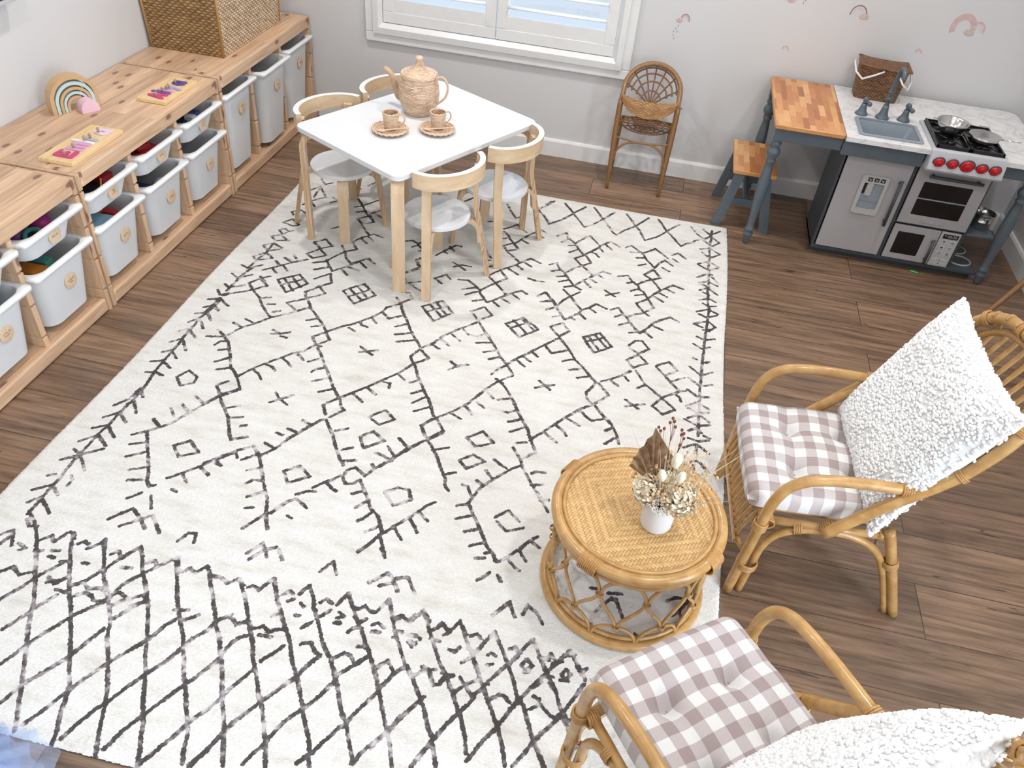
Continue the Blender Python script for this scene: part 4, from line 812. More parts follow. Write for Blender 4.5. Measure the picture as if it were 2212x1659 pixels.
'172 1242 1132 1190 1096 1247;1132 1190 1185 1130 1226 1070;1165 1169 1209 1198;1190 1129 1219 1155;1211 1094 1251 1121;1257 1212 1289 1219 1321 1216;1317 1327 1339 1290 1379 1330 1'
'403 1366;1335 1361 1384 1336;1369 1401 1404 1374;1131 2224 1153 2244 1185 2288 1207 2327 1233 2365 1239 2392 1257 2411;1162 2263 1208 2238;1222 2353 1257 2333;1131 2224 1104 2259 1'
'086 2275 1061 2325 1030 2375;1138 2222 1170 2184 1174 2172;1250 2179 1293 2136 1339 2177 1288 2209 1250 2179;1254 2280 1290 2246 1332 2264 1284 2309 1254 2280;1356 2247 1384 2264 1'
'401 2272;1344 2299 1369 2327;1327 2347 1349 2362;1289 2375 1306 2377 1325 2410;1447 2245 1419 2269 1393 2302 1360 2347 1342 2377 1331 2418 1325 2438;1295 2458 1323 2443 1336 2453;1'
'305 2506 1347 2482;1325 2438 1344 2470 1367 2503 1394 2544 1416 2580 1438 2598 1449 2620;1341 2544 1376 2525;1367 2589 1403 2567;1394 2625 1416 2617;1415 2601 1433 2592;1412 2470 1'
'444 2434 1483 2466;1421 2483 1455 2511 1499 2485;1456 2620 1475 2600 1506 2559 1526 2527 1545 2505;1479 2603 1503 2625 1518 2632;1503 2563 1518 2584 1530 2597;1529 2526 1558 2542;1'
'425 2682 1442 2660;1466 2663 1478 2679;1403 2179 1435 2223 1448 2250;1449 2127 1475 2179 1438 2222;1409 2156 1438 2144;1438 2108 1453 2126;1449 2255 1481 2301 1510 2342 1534 2373 1'
'558 2408;1482 2271 1494 2260 1520 2257;1488 2319 1525 2306;1527 2370 1550 2363;144 821 169 772 233 863 186 918 141 860;183 882 175 799;186 918 221 960;174 922 165 962;165 1060 146 '
'1037 176 1008 224 1038;151 1134 176 1095 221 1129;151 1134 200 1149 223 1133;165 1200 181 1181 205 1197 220 1184;166 1203 193 1226 201 1207;154 1256 189 1235 236 1266;154 1256 187 '
'1284 238 1261;157 1334 188 1303 236 1328;157 1334 193 1367 230 1342;157 1424 193 1382 235 1412 181 1449 157 1424;184 1430 192 1390;189 1307 193 1382 181 1482 176 1512;133 676 185 7'
'46 210 717;340 1240 377 1203 423 1245 384 1279 341 1244;347 1334 382 1283 426 1321 382 1359 347 1334;257 1426 282 1453;277 1393 309 1411;303 1361 335 1398;372 819 422 883 468 947 5'
'16 999;389 900 421 879;413 941 449 919;419 875 468 801;471 946 511 886;500 930 535 948;438 993 482 951 516 999 473 1032 438 993;362 1115 389 1088;476 1039 510 1085 535 1109;489 118'
'2 513 1137 551 1095 598 1110;513 1149 548 1177;531 1119 567 1150;456 1226 486 1269 525 1236 491 1189;486 1269 513 1320 543 1346;481 1279 442 1360 396 1391;423 1436 467 1402;540 134'
'7 571 1314 595 1283 636 1321;574 1324 610 1355;345 748 356 729;377 687 403 621;271 900 296 876;264 851 289 869;694 1106 720 1088 753 1107 770 1074;736 1140 756 1117 789 1147;774 11'
'60 794 1152;781 1230 839 1322;781 1230 803 1204;761 1343 823 1269;850 1169 871 1125 908 1062 932 1065;871 1125 891 1140;886 1082 913 1110;1041 1064 1075 1111;1059 1139 1076 1129;10'
'77 1182 1090 1174;1074 855 1122 796 1174 851;1080 878 1146 965;1089 938 1110 923;1146 961 1187 875 1233 805 1262 827;1164 919 1200 941;1217 844 1254 871;1102 996 1138 960 1170 1002'
' 1126 1033 1102 996;1128 1040 1196 1105;1196 1108 1236 1058 1282 1081;1036 629 1103 744 1138 697;1154 566 1216 668 1258 738 1319 664 1347 610;1028 595 1067 515;1243 518 1187 626;12'
'95 521 1350 600;843 671 873 622;984 818 1011 808;1297 520 1343 594 1365 629 1392 671 1415 713;1211 562 1230 528;1395 520 1349 605 1307 677 1257 742 1235 695;1435 509 1485 602 1516 '
'651 1548 714 1567 732;1534 522 1487 610 1450 675 1415 713;1592 513 1634 599 1663 647 1695 734;1696 514 1643 616 1593 681 1567 732;1742 515 1786 610 1817 657 1857 728;1842 530 1786 '
'615 1746 683 1695 734;1895 528 1926 592 1956 623;1971 609 1921 652 1857 728;1994 534 1991 610 1985 661 1984 725 1984 802 1983 892 1986 991 1984 1060 1990 1158 1994 1220 1991 1313 1'
'991 1355;1953 536 1987 579 2030 529;1956 639 1987 587 2028 638 1993 682 1956 639;1943 724 1986 701 2030 740 1984 787 1952 745;1936 853 1985 817 2028 854 1983 892 1936 857;1937 966 '
'1984 917 1999 926;1999 944 2026 984;1946 1005 1982 982 2023 1006;1990 1024 1949 1011;1951 1062 1983 1033 2024 1074;1992 1085 1966 1073;1954 1137 1989 1112 2020 1131;1969 1155 1991 '
'1170 2021 1160;1947 1223 1991 1193 2030 1214;1959 1238 1989 1253 2027 1225;1941 1309 1994 1276 2025 1308 1999 1346;1941 1312 1974 1325;1311 834 1346 792 1361 832 1398 870 1421 912 '
'1450 955;1339 879 1369 836;1375 897 1404 883;1386 951 1421 912;1398 870 1442 790;1453 782 1506 850;1450 951 1482 905 1510 849 1547 800 1594 830;1476 919 1496 923 1515 947;1504 867 '
'1527 897;1531 833 1561 866;1450 955 1416 993 1454 1042 1488 1005 1453 946;1320 1079 1348 1054 1366 1095 1393 1121 1413 1155 1447 1205 1475 1222;1339 1125 1375 1102;1367 1158 1397 1'
'144;1381 1194 1416 1169;1410 1225 1443 1203;1393 1121 1454 1042 1505 1096;1447 1202 1476 1151 1513 1100 1544 1054 1579 1063;1480 1156 1511 1190;1502 1131 1531 1149;1530 1087 1554 1'
'106;1619 829 1642 801 1672 830 1697 851 1721 903 1756 954;1644 859 1681 846;1675 897 1708 885;1688 956 1716 935;1697 848 1747 791 1806 851;1756 954 1775 907 1796 873;1823 822 1849 '
'793 1882 831;1829 850 1853 872;1796 877 1832 909;1789 939 1820 960;1753 969 1718 1021 1754 1051 1787 1025 1757 972;1612 1072 1652 1051 1675 1092 1703 1117 1709 1142 1728 1155 1750 '
'1200;1654 1110 1682 1093;1676 1163 1708 1135;1695 1190 1733 1170;1701 1100 1752 1048 1794 1116;1750 1194 1794 1119 1842 1062 1883 1078;1773 1173 1811 1199;1792 1140 1824 1159;1818 '
'1101 1849 1117;1747 1202 1706 1245 1741 1299 1778 1255 1750 1200;1345 1287 1374 1329 1401 1373 1424 1412 1447 1447;1356 1345 1378 1334;1367 1407 1400 1377;1400 1444 1426 1426;1401 '
'1373 1419 1320 1445 1282 1475 1242;1408 1245 1445 1285 1473 1327 1500 1362;1447 1447 1493 1389 1500 1365 1531 1333 1551 1303 1596 1323;1528 1340 1556 1361;1497 1388 1522 1416;1464 '
'1423 1483 1435;1573 1195 1617 1226;1581 1229 1631 1192;1612 1324 1639 1299 1664 1337 1680 1356 1706 1402 1737 1439;1633 1366 1664 1337;1656 1413 1690 1386;1683 1349 1735 1307;1741 '
'1299 1763 1316;1740 1438 1767 1394 1784 1358 1819 1322 1846 1298 1881 1319;1789 1380 1821 1393;1718 1424 1737 1442 1756 1424;1697 1452 1723 1440;1753 1425 1786 1455;1705 1533 1728 '
'1494 1752 1489 1782 1531 1746 1570 1710 1548;1746 1576 1708 1621 1735 1660 1783 1618 1746 1576;1533 1535 1591 1490 1644 1559 1585 1617 1533 1535;1552 1555 1611 1512;1551 1521 1598 '
'1591;1573 1508 1625 1570;1746 1672 1769 1712 1784 1737 1818 1767 1843 1788;1759 1768 1787 1741;1727 1681 1701 1713 1669 1743 1631 1771;1712 1720 1726 1738;1664 1755 1692 1776;1816 '
'1623 1862 1584 1894 1625 1852 1670 1816 1626;1852 1670 1876 1703 1907 1738;1876 1693 1922 1658;1818 1846 1851 1790 1886 1760 1907 1741 1929 1732;1896 1762 1909 1772 1916 1794;1851 '
'1800 1897 1843 1857 1878 1821 1848;1726 1841 1774 1876;1728 1876 1761 1859 1790 1845;1992 1321 1986 1447 1983 1570 1982 1634 1978 1711 1978 1785 1977 1846 1979 1900 1978 1949;1979 '
'1341 2010 1328;1957 1393 1988 1406 2025 1388;1945 1443 1980 1466 2009 1445;1949 1532 1962 1536;1995 1547 2008 1537;1938 1587 1982 1628 2023 1594;1938 1653 1980 1690 2024 1666;1934 '
'1720 1973 1752 2013 1739;1935 1810 1974 1778 2015 1806;1942 1819 1976 1837 2009 1822;1941 1871 1977 1841 2015 1871;1930 1879 1976 1901 2017 1884;1947 1932 1976 1910 1989 1933;1946 '
'1968 1978 1975 2013 1960;1998 1943 2016 1949;1627 1903 1660 1944 1684 1964 1702 1994 1718 2028 1728 2064;1678 2012 1699 1995;1683 2077 1711 2043;1933 2019 1952 2003 1974 1991 1992 '
'2004 2014 2023;1974 1993 1974 2030;1933 2091 1949 2084 1973 2067 1989 2074 2011 2105;1968 2088 1969 2110'
)

# ================================================================== the rug
RX0, RX1, RY0, RY1, RH = .662, 2.664, -3.352, -.478, .008
def make_rug():
    st = 0.004
    nx = int(round((RX1-RX0)/st))+1; ny = int(round((RY1-RY0)/st))+1
    xs = np.linspace(RX0, RX1, nx); ys = np.linspace(RY0, RY1, ny)
    D = np.full((nx, ny), 3.0)
    rnd = np.random.default_rng(11)
    for ln in STROKES.split(';'):
        q = np.array(list(map(float, ln.split()))).reshape(-1, 2)/1000.0
        P = np.stack([q[:, 0]+.6, -q[:, 1]], 1)
        for i in range(len(P)-1):
            a, b = P[i], P[i+1]; L = np.linalg.norm(b-a)
            if L < 1e-5: continue
            k = max(1, int(L/.03)); pts = [a+(b-a)*j/k for j in range(k+1)]
            nrm = np.array([-(b-a)[1], (b-a)[0]])/L
            for j in range(1, k): pts[j] = pts[j]+nrm*rnd.normal(0, .0016)
            for c, d in zip(pts[:-1], pts[1:]):
                ym = (c[1]+d[1])/2; wd = np.interp(ym, [-3.3, -2.3, -1.5, -.5], [.0058, .0058, .0059, .0064])*rnd.uniform(.85, 1.12)
                pad_ = .024
                i0 = max(0, np.searchsorted(xs, min(c[0], d[0])-pad_)); i1 = np.searchsorted(xs, max(c[0], d[0])+pad_)
                j0 = max(0, np.searchsorted(ys, min(c[1], d[1])-pad_)); j1 = np.searchsorted(ys, max(c[1], d[1])+pad_)
                if i1 <= i0 or j1 <= j0: continue
                X, Y = np.meshgrid(xs[i0:i1], ys[j0:j1], indexing='ij')
                e = d-c; t = np.clip(((X-c[0])*e[0]+(Y-c[1])*e[1])/(e@e+1e-12), 0, 1)
                dist = np.hypot(X-c[0]-t*e[0], Y-c[1]-t*e[1])/wd
                D[i0:i1, j0:j1] = np.minimum(D[i0:i1, j0:j1], dist)
    X, Y = np.meshgrid(xs, ys, indexing='ij')
    # slightly wavy outline, and soft undulation of the pile
    ex = np.minimum(X-RX0, RX1-X); ey = np.minimum(Y-RY0, RY1-Y)
    e = np.minimum(ex, ey)
    Z = RH*np.clip(.35+e/.012, 0, 1)**.5+.0012*rnd.random(X.shape)*(e > .004)
    X = X+.004*np.sin(Y*5.1)*np.clip(1-ex/.3, 0, 1)+.0008*rnd.standard_normal(X.shape)*(e < .003); Y = Y+.004*np.sin(X*4.3+1)*np.clip(1-ey/.3, 0, 1)+.0008*rnd.standard_normal(X.shape)*(e < .003)
    m_ = MB().grid(np.stack([X, Y, Z], -1))
    o = m_.build('rug', 'rug', attrs={'stroke_distance': D.ravel()})
    tag(o, 'large ivory rug with dark brown diamond and comb line pattern, spread on the plank floor', 'rug')
    b = MB().tube([(RX0+.006, RY0+.006, .0025), (RX1-.003, RY0+.006, .0025), (RX1-.003, RY1-.005, .0025), (RX0+.006, RY1-.005, .0025), (RX0+.006, RY0+.006, .0025)], .0032, 6, res=0)
    e_ = b.build('edge_binding', 'rug_edge', o); e_['label'] = 'dark brown bound edge'
make_rug()

# ================================================================== play table and bentwood chairs
TZ = .50; TA = 1.068; TCX, TCY = 1.329, -1.010; TSX, TSY = .782, .582
tb = thing('play_table', 'white topped kids table with bent birch legs, standing on the rug', 'table', (TCX, TCY, RH), TA)
def rounded_slab(hx, hy, r, z0, z1, bev=.003):
    P = rrect(hx, hy, r, 9); Pi = rrect(hx-bev, hy-bev, r-bev*.5, 9)
    R = [[(x, y, z0) for x, y in Pi], [(x, y, z0+bev) for x, y in P], [(x, y, z1-bev) for x, y in P], [(x, y, z1) for x, y in Pi]]
    m_ = MB().grid(R, closed_v=True, smooth=False); n = len(P)
    m_.add(R[0], [tuple(range(n))[::-1]], 0, False); m_.add(R[3], [tuple(range(n))], 0, False)
    return m_
zt_t = TZ-RH
m_ = rounded_slab(TSX/2, TSY/2, .035, zt_t-.020, zt_t, .0015); m_.build('tabletop', 'white_laminate', tb)
def bent_leg(parent, x, y, ang, h, wdt=.050, th=.022, run=.13, rad=.045, splay=.0):
    # L shaped laminated leg: foot at (x, y), rises, bends, runs inwards (ang) under the top
    dx, dy = math.cos(ang), math.sin(ang); pts = [(x-dx*splay, y-dy*splay, 0), (x-dx*splay*.5, y-dy*splay*.5, (h-rad)*.5), (x, y, h-rad)]
    for t in np.linspace(0, PI/2, 9)[1:]: pts.append((x+dx*rad*(1-math.cos(t)), y+dy*rad*(1-math.cos(t)), h-rad+rad*math.sin(t)))
    pts.append((x+dx*run, y+dy*run, h))
    wd = (-dy, dx, 0)
    m2 = MB(); m2.rectstrip(pts, wd, wdt, th)
    o = m2.build('leg', ['birch', 'ply_edge'], parent)
    n_ = len(pts)-1
    for i, p in enumerate(o.data.polygons):
        if i < n_*4 and i % 4 in (1, 3): p.material_index = 1       # laminated edges
    return o
for sx, sy in ((1, 1), (-1, 1), (-1, -1), (1, -1)):
    bent_leg(tb, sx*(TSX/2-.020), sy*(TSY/2-.020), math.atan2(-sy, -sx), zt_t-.0205-.011, .048, .022, .15, .05)

def make_chair(label):
    t = thing('bentwood_chair', label, 'chair', group='bentwood kids chairs around the white table')
    sh = .275; R = .130
    MB().lathe([(0, sh-.018), (R-.002, sh-.018), (R, sh-.016), (R, sh-.0015), (R-.0015, sh), (0, sh)], 56, cap=False, smooth=False).build('seat', ['white_laminate'], t)
    for s in (-1, 1):                                    # front legs, bent under the seat
        bent_leg(t, s*.096, .112, math.atan2(-.112, -s*.096), sh-.0185-.0095, .042, .018, .095, .035, .03)
    bh = .503; bw = .058
    for s in (-1, 1):                                    # rear legs carry the back
        a = math.atan2(-.10, s*.118); ox, oy = math.cos(a), math.sin(a)
        pts = [(s*.158, -.140, 0), (s*.143, -.121, .12), (s*.128, -.101, .24), (s*.121, -.0915, .285), (s*.118, -.0875, .32), (s*.117, -.0865, .38), (s*.117, -.0865, bh-.034)]
        o = MB().rectstrip(pts, (-oy, ox, 0), .034, .018).build('rear_leg', ['birch', 'ply_edge'], t)
        for i, p in enumerate(o.data.polygons):
            if i < 24 and i % 4 in (1, 3): p.material_index = 1
        # curved bracket from seat to rear leg
        p2 = [(s*.050, -.043, sh-.028), (s*.085, -.072, sh-.028)]
        for q in np.linspace(0, PI/2, 7)[1:]: p2.append((s*(.085+.040*math.sin(q)), -(.072+.034*math.sin(q)), sh-.028-.045*(1-math.cos(q))))
        p2.append((s*.129, -.110, sh-.12))
        MB().rectstrip(p2, (-oy, ox, 0), .034, .015).build('bracket', 'birch', t)
    n = 30; pts = []                                     # horseshoe back band, outside the legs' inner face
    for i in range(n+1):
        q = math.radians(-8-164*i/n); pts.append((.153*math.cos(q), -.040+.120*math.sin(q), bh-bw/2))
    o = MB().rectstrip(pts, (0, 0, 1), bw, .021).build('backrest', ['birch_band', 'lit_edge'], t)
    for i, p in enumerate(o.data.polygons):
        if i < n*4 and i % 4 in (1, 3): p.material_index = 1  # band edges take the painted highlight
    return t
chair0 = make_chair('bentwood chair with white seat nearest the camera, right of the front table leg')
def put(o, x, y, face): o.location = (x, y, RH+.0004); o.rotation_euler = (0, 0, face-PI/2)
put(chair0, 1.484, -1.286, math.radians(144.5))
put(dup(chair0, 'bentwood chair on the far side of the nearest chair, towards the brown rattan chair'), 1.648, -.978, math.radians(157.5))
put(dup(chair0, 'bentwood chair with its back to the storage bins and its white seat in view'), 1.000, -1.035, math.radians(-28.8))
put(dup(chair0, 'bentwood chair mostly hidden behind the wicker teapot, only its curved back showing'), 1.158, -.725, math.radians(-28.8))

# ------------------------------------------------------------------ wicker tea set
def revolve_surface(prof):
    pr = np.array(prof, float); d = np.r_[0, np.cumsum(np.hypot(np.diff(pr[:, 0]), np.diff(pr[:, 1])))]; d /= d[-1]
    def S(U, V):
        r = np.interp(V, d, pr[:, 0]); z = np.interp(V, d, pr[:, 1]); e = 1e-3
        dr = np.interp(np.clip(V+e, 0, 1), d, pr[:, 0])-np.interp(np.clip(V-e, 0, 1), d, pr[:, 0]); dz = np.interp(np.clip(V+e, 0, 1), d, pr[:, 1])-np.interp(np.clip(V-e, 0, 1), d, pr[:, 1])
        l = np.hypot(dr, dz)+1e-12; nr, nz = dz/l, -dr/l; a = 2*PI*U
        return np.stack([r*np.cos(a), r*np.sin(a), z], -1), np.stack([nr*np.cos(a), nr*np.sin(a), nz], -1)
    return S
def smooth_prof(p, k=6): return spline([(a, b, 0) for a, b in p], k)[:, :2]
def wound_tube(m_, pts, r, pitch, res=10, seg=10):
    P = spline(pts, res); L = np.linalg.norm(np.diff(P, axis=0), axis=1).sum(); n = max(12, int(L/pitch*5)); Q = np.stack([np.interp(np.linspace(0, 1, n), np.linspace(0, 1, len(P)), P[:, i]) for i in range(3)], 1)
    R = np.interp(np.linspace(0, 1, n), np.linspace(0, 1, len(r)), r) if not np.isscalar(r) else np.full(n, r)
    R = R*(1+.13*np.cos(2*PI*np.arange(n)/5))
    V, F = sweep(Q, R, seg, False); m_.add(V, F+[tuple(range(seg))[::-1], tuple(range((n-1)*seg, n*seg))]); return m_
TZ1 = TZ+.0006
tp = thing('wicker_teapot', 'natural wicker teapot with lid, spout and loop handle, in the middle of the white table', 'teapot', (1.292, -.905, TZ1), math.radians(168))
m_ = MB(); at = woven(m_, revolve_surface(smooth_prof([(.058, .002), (.064, .012), (.076, .045), (.080, .075), (.0775, .105), (.073, .130), (.069, .146)])), 44, 25, .0019, 5, 6, wv=.38)
m_.lathe([(0, .001), (.06, .001), (.06, .004), (0, .004)], 32, cap=False); m_.build('body', 'teapot', tp, {'strand': pad(at, m_)})
m_ = MB(); at = woven(m_, revolve_surface([(.071, .144), (.0735, .150), (.071, .157), (.048, .164), (.028, .173), (.017, .186), (.0125, .200), (.011, .206)]), 36, 22, .0017, 5, 5, wv=.38)
ld = m_.build('lid', 'teapot', tp, {'strand': at})
m_ = MB(); m_.lathe([(0, .203), (.011, .203), (.0145, .207), (.016, .213), (.0125, .219), (0, .2215)], 20, cap=False); m_.build('lid_knob', 'teapot', ld, {'strand': pad(np.zeros((0, 3)), m_)})
m_ = MB(); wound_tube(m_, [(.066, 0, .045), (.092, 0, .048), (.108, 0, .075), (.117, 0, .108), (.135, 0, .130), (.158, 0, .142)], [.020, .0175, .0135, .0115, .0105, .0095], .0036); m_.build('spout', 'teapot', tp, {'strand': pad(np.zeros((0, 3)), m_)})
m_ = MB(); wound_tube(m_, [(-.070, 0, .125), (-.082, 0, .152), (-.110, 0, .158), (-.128, 0, .128), (-.118, 0, .085), (-.080, 0, .048)], .0046, .0045); m_.build('handle', 'teapot', tp, {'strand': pad(np.zeros((0, 3)), m_)})
def make_cup():
    c = thing('wicker_cup', '', 'cup', group='wicker tea cups on the white table')
    m_ = MB(); at = woven(m_, revolve_surface([(.0245, .001), (.0262, .012), (.0285, .035), (.0315, .060)]), 24, 13, .0012, 4, 5, wv=.38)
    k = m_.n; at2 = woven(m_, revolve_surface([(.0290, .060), (.026, .035), (.023, .006), (.010, .005), (.001, .005)]), 24, 16, .0010, 4, 4)
    m_.build('body', 'teapot', c, {'strand': np.concatenate([at, at2])})
    m_ = MB(); m_.tube([(.0305*math.cos(t), .0305*math.sin(t), .0605+.0007*math.cos(12*t)) for t in np.linspace(0, 2*PI, 96, endpoint=False)], .0030, 8, True); m_.build('rim', 'teapot', c, {'strand': pad(np.zeros((0, 3)), m_)})
    m_ = MB(); wound_tube(m_, [(.0285, 0, .055), (.044, 0, .058), (.053, 0, .044), (.050, 0, .027), (.030, 0, .010)], .0032, .003); m_.build('handle', 'teapot', c, {'strand': pad(np.zeros((0, 3)), m_)})
    return c
def make_saucer():
    m_ = MB(); at = woven(m_, revolve_surface([(.002, .006), (.028, .006), (.045, .008), (.066, .015)]), 30, 14, .0014, 5, 5, wv=.38)
    k = m_.n; m_.grid([[(r*math.cos(t), r*math.sin(t), z) for t in np.linspace(0, 2*PI, 60, endpoint=False)] for r, z in ((.066, .0115), (.045, .0035), (.03, .0008), (.002, .0008))], closed_v=True)
    o = m_.build('wicker_saucer', 'teapot', attrs={'strand': pad(at, m_)})
    m2 = MB(); m2.tube([(.067*math.cos(t), .067*math.sin(t), .0128+.0016*math.cos(20*t)) for t in np.linspace(0, 2*PI, 160, endpoint=False)], .0042, 8, True)
    m2.build('braided_rim', 'teapot', o, {'strand': pad(np.zeros((0, 3)), m2)})
    return o
def make_spoon():
    m_ = MB(); wound_tube(m_, [(0, 0, .0), (.045, 0, .004), (.095, 0, .008)], [.0032, .0030, .0026], .003)
    m_.add(ICO[2][0]*np.array([.018, .0105, .0035])+np.array([-.012, 0, 0]), ICO[2][1])
    return m_.build('wicker_spoon', 'teapot', attrs={'strand': pad(np.zeros((0, 3)), m_)})
c1 = make_cup(); c1['label'] = 'left wicker cup, seen from its open side, beside the teapot spout'; s1 = make_saucer(); p1 = make_spoon()
tag(s1, 'left wicker saucer under the cup on the spout side', 'saucer', 'wicker saucers'); tag(p1, 'wicker spoon lying on the left saucer', 'spoon', 'wicker spoons')
s1.location = (1.246, -1.132, TZ1); c1.location = (1.246, -1.118, TZ1+.0085); c1.rotation_euler = (0, 0, math.radians(10))
p1.location = (1.236, -1.168, TZ1+.0175); p1.rotation_euler = (0, 0, math.radians(24))
c2 = dup(c1, 'right wicker cup, standing in front of the teapot handle', (1.412, -1.042, TZ1+.0085), math.radians(38))
s2 = s1.copy(); COL.objects.link(s2); tag(s2, 'right wicker saucer under the cup on the handle side', 'saucer', 'wicker saucers'); s2.location = (1.414, -1.058, TZ1)
for ch in kids(s1):
    q = ch.copy(); COL.objects.link(q); q.parent = s2
p2 = p1.copy(); COL.objects.link(p2); tag(p2, 'wicker spoon lying on the right saucer', 'spoon', 'wicker spoons'); p2.location = (1.394, -1.089, TZ1+.0175); p2.rotation_euler = (0, 0, math.radians(18))

# ================================================================== small brown rattan chair by the back wall
pc = thing('rattan_spider_chair', 'small brown rattan chair with round spider web back, against the wall beside the window', 'chair', (2.193, 0, 0))
def dr(name, mat, *tubes, attrs=None):
    m_ = MB()
    for t in tubes: m_.tube(*t[:2], **t[2])
    return m_.build(name, mat, pc)
XL = .131
for s in (-1, 1):
    dr('front_leg', 'dark_rattan', ([(s*.128, -.270, 0), (s*.130, -.262, .14), (s*.133, -.250, .30), (s*.133, -.235, .43)], [.0075, .0125, .0135, .0135], dict(seg=10, res=6)))
    dr('rear_leg', 'dark_rattan', ([(s*.133, -.026, 0), (s*.128, -.045, .15), (s*.122, -.065, .285)], [.008, .011, .011], dict(seg=10, res=6)))
# hoop of the back, leaning towards the wall
hz = lambda z: -.225+.145*min(1, max(0, (z-.43)/.16))
hoop = [(-.133, -.237, .42), (-.130, hz(.46), .46)]+[(-.130*math.cos(t), hz(.475+.090*math.sin(t))+.02*math.sin(t), .475+.090*math.sin(t)) for t in np.linspace(.12, PI-.12, 13)]+[(.130, hz(.46), .46), (.133, -.237, .42)]
dr('back_hoop', 'dark_rattan', (hoop, .0115, dict(seg=10, res=4)))
# web of the back: concentric hoops and spokes, in the slanted plane of the back
def hp(a): return np.array((.128*math.cos(a), hz(.475+.090*math.sin(a))+.02*math.sin(a)+.004, .475+.090*math.sin(a)))
WC = np.array((0, -.150, .388))
def web(a, f): return WC+f*(hp(a)-WC)+np.array((0, .045*f*(1-f)*4*.5, 0))
dr('back_ring', 'dark_cane', *[([web(a, f) for a in np.linspace(.02, PI-.02, 18)], .0042, dict(seg=8, res=3)) for f in (.34, .55, .74, .89)])
dr('back_spoke', 'dark_cane', *[([web(a, f) for f in np.linspace(.05, 1, 8)], .0034, dict(seg=8, res=2)) for a in np.radians((8, 38, 66, 90, 114, 142, 172))])
# woven crescent apron across the front arms
def crescent(U, V):
    x = (U-.5)*.262; dip = .030*np.sqrt(np.clip(1-(2*U-1)**2, 0, 1)); z = .432+.02*np.abs(2*U-1)**2-.016*np.sqrt(np.clip(1-(2*U-1)**2, 0, 1))-V*(.006+dip); y = -.238-.052*np.sqrt(np.clip(1-(2*U-1)**2, 0, 1))*(.4+.6*V)
    N = np.stack([np.zeros_like(x), -np.ones_like(x)*.9, .3*np.ones_like(x)], -1); return np.stack([x, y, z], -1), N
m_ = MB(); at = woven(m_, crescent, 22, 9, .0028, 5, 5, closed=False); m_.build('woven_band', 'peacock_weave', pc, {'strand': at})
def crest_top(U, V):
    x = (U-.5)*.262; q = np.sqrt(np.clip(1-(2*U-1)**2, 0, 1)); y = -.238-.021*q+V*(.004+.030*q); z = .432+.02*np.abs(2*U-1)**2-.016*q*(1-V)+.004*V
    return np.stack([x, y, z], -1), np.stack([np.zeros_like(x), np.zeros_like(x), np.ones_like(x)], -1)
m_ = MB(); at = woven(m_, crest_top, 22, 5, .0024, 5, 5, closed=False); m_.build('woven_band', 'peacock_weave', pc, {'strand': at})
# round web seat
sz = .300; tubes = []
for rx, ry in ((.030, .028), (.058, .052), (.086, .078), (.112, .100)):
    tubes.append(([(rx*math.cos(t), -.165+ry*math.sin(t), sz) for t in np.linspace(0, 2*PI, 24, endpoint=False)], .0045, dict(seg=8, closed=True, res=2)))
dr('seat_ring', 'dark_cane', *tubes)
dr('seat_spoke', 'dark_cane', *[([(.01*math.cos(a), -.165+.01*math.sin(a), sz+.001), (.122*math.cos(a), -.165+.108*math.sin(a), sz+.001)], .0034, dict(seg=8)) for a in np.linspace(0, 2*PI, 14, endpoint=False)])
dr('seat_rail', 'dark_rattan', ([(-.131, -.256, .262), (0, -.259, .250), (.131, -.256, .262)], .0050, dict(seg=8, res=4)), ([(-.128, -.245, .345), (.128, -.245, .345)], .0042, dict(seg=8)), ([(-.131, -.25, .30), (-.122, -.066, .29)], .006, dict(seg=8)), ([(.131, -.25, .30), (.122, -.066, .29)], .006, dict(seg=8)), ([(-.122, -.066, .29), (.122, -.066, .29)], .006, dict(seg=8)))
dr('arch_brace', 'dark_rattan', ([(-.120, -.262, .145), (-.112, -.262, .20), (-.07, -.260, .24), (0, -.258, .250), (.07, -.260, .24), (.112, -.262, .20), (.120, -.262, .145)], .0055, dict(seg=8, res=5)))
for s in (-1, 1): dr('arch_brace', 'dark_rattan', ([(s*.129, -.245, .15), (s*.127, -.20, .255), (s*.124, -.12, .255), (s*.127, -.055, .15)], .005, dict(seg=8, res=5)))
dr('hanging_loop', 'dark_cane', ([(.133, -.238, .435), (.148, -.236, .437), (.150, -.236, .432), (.135, -.238, .430)], .0018, dict(seg=6, res=4)))

# ================================================================== play kitchen
CT = .575
kt = thing('play_kitchen', 'grey wooden play kitchen with marble look counter, sink, red stove knobs, in the corner', 'play kitchen', (0, 0, 0))
def kb(name, mat, *boxes, bev=.003, parent=None):
    m_ = MB()
    for a, b in boxes: m_.box(a, b, bev)
    return m_.build(name, mat, parent or kt)
slab = rounded_slab(.1415, .2955, .012, -.019, 0, .003)
o = MB().add(np.concatenate(slab.v)+np.array([2.8585, -.3275, CT]), slab.f, 0, False).build('butcher_block_top', ['butcher', 'block_edge'], kt)
for p in o.data.polygons:
    if p.normal.z < .9: p.material_index = 1
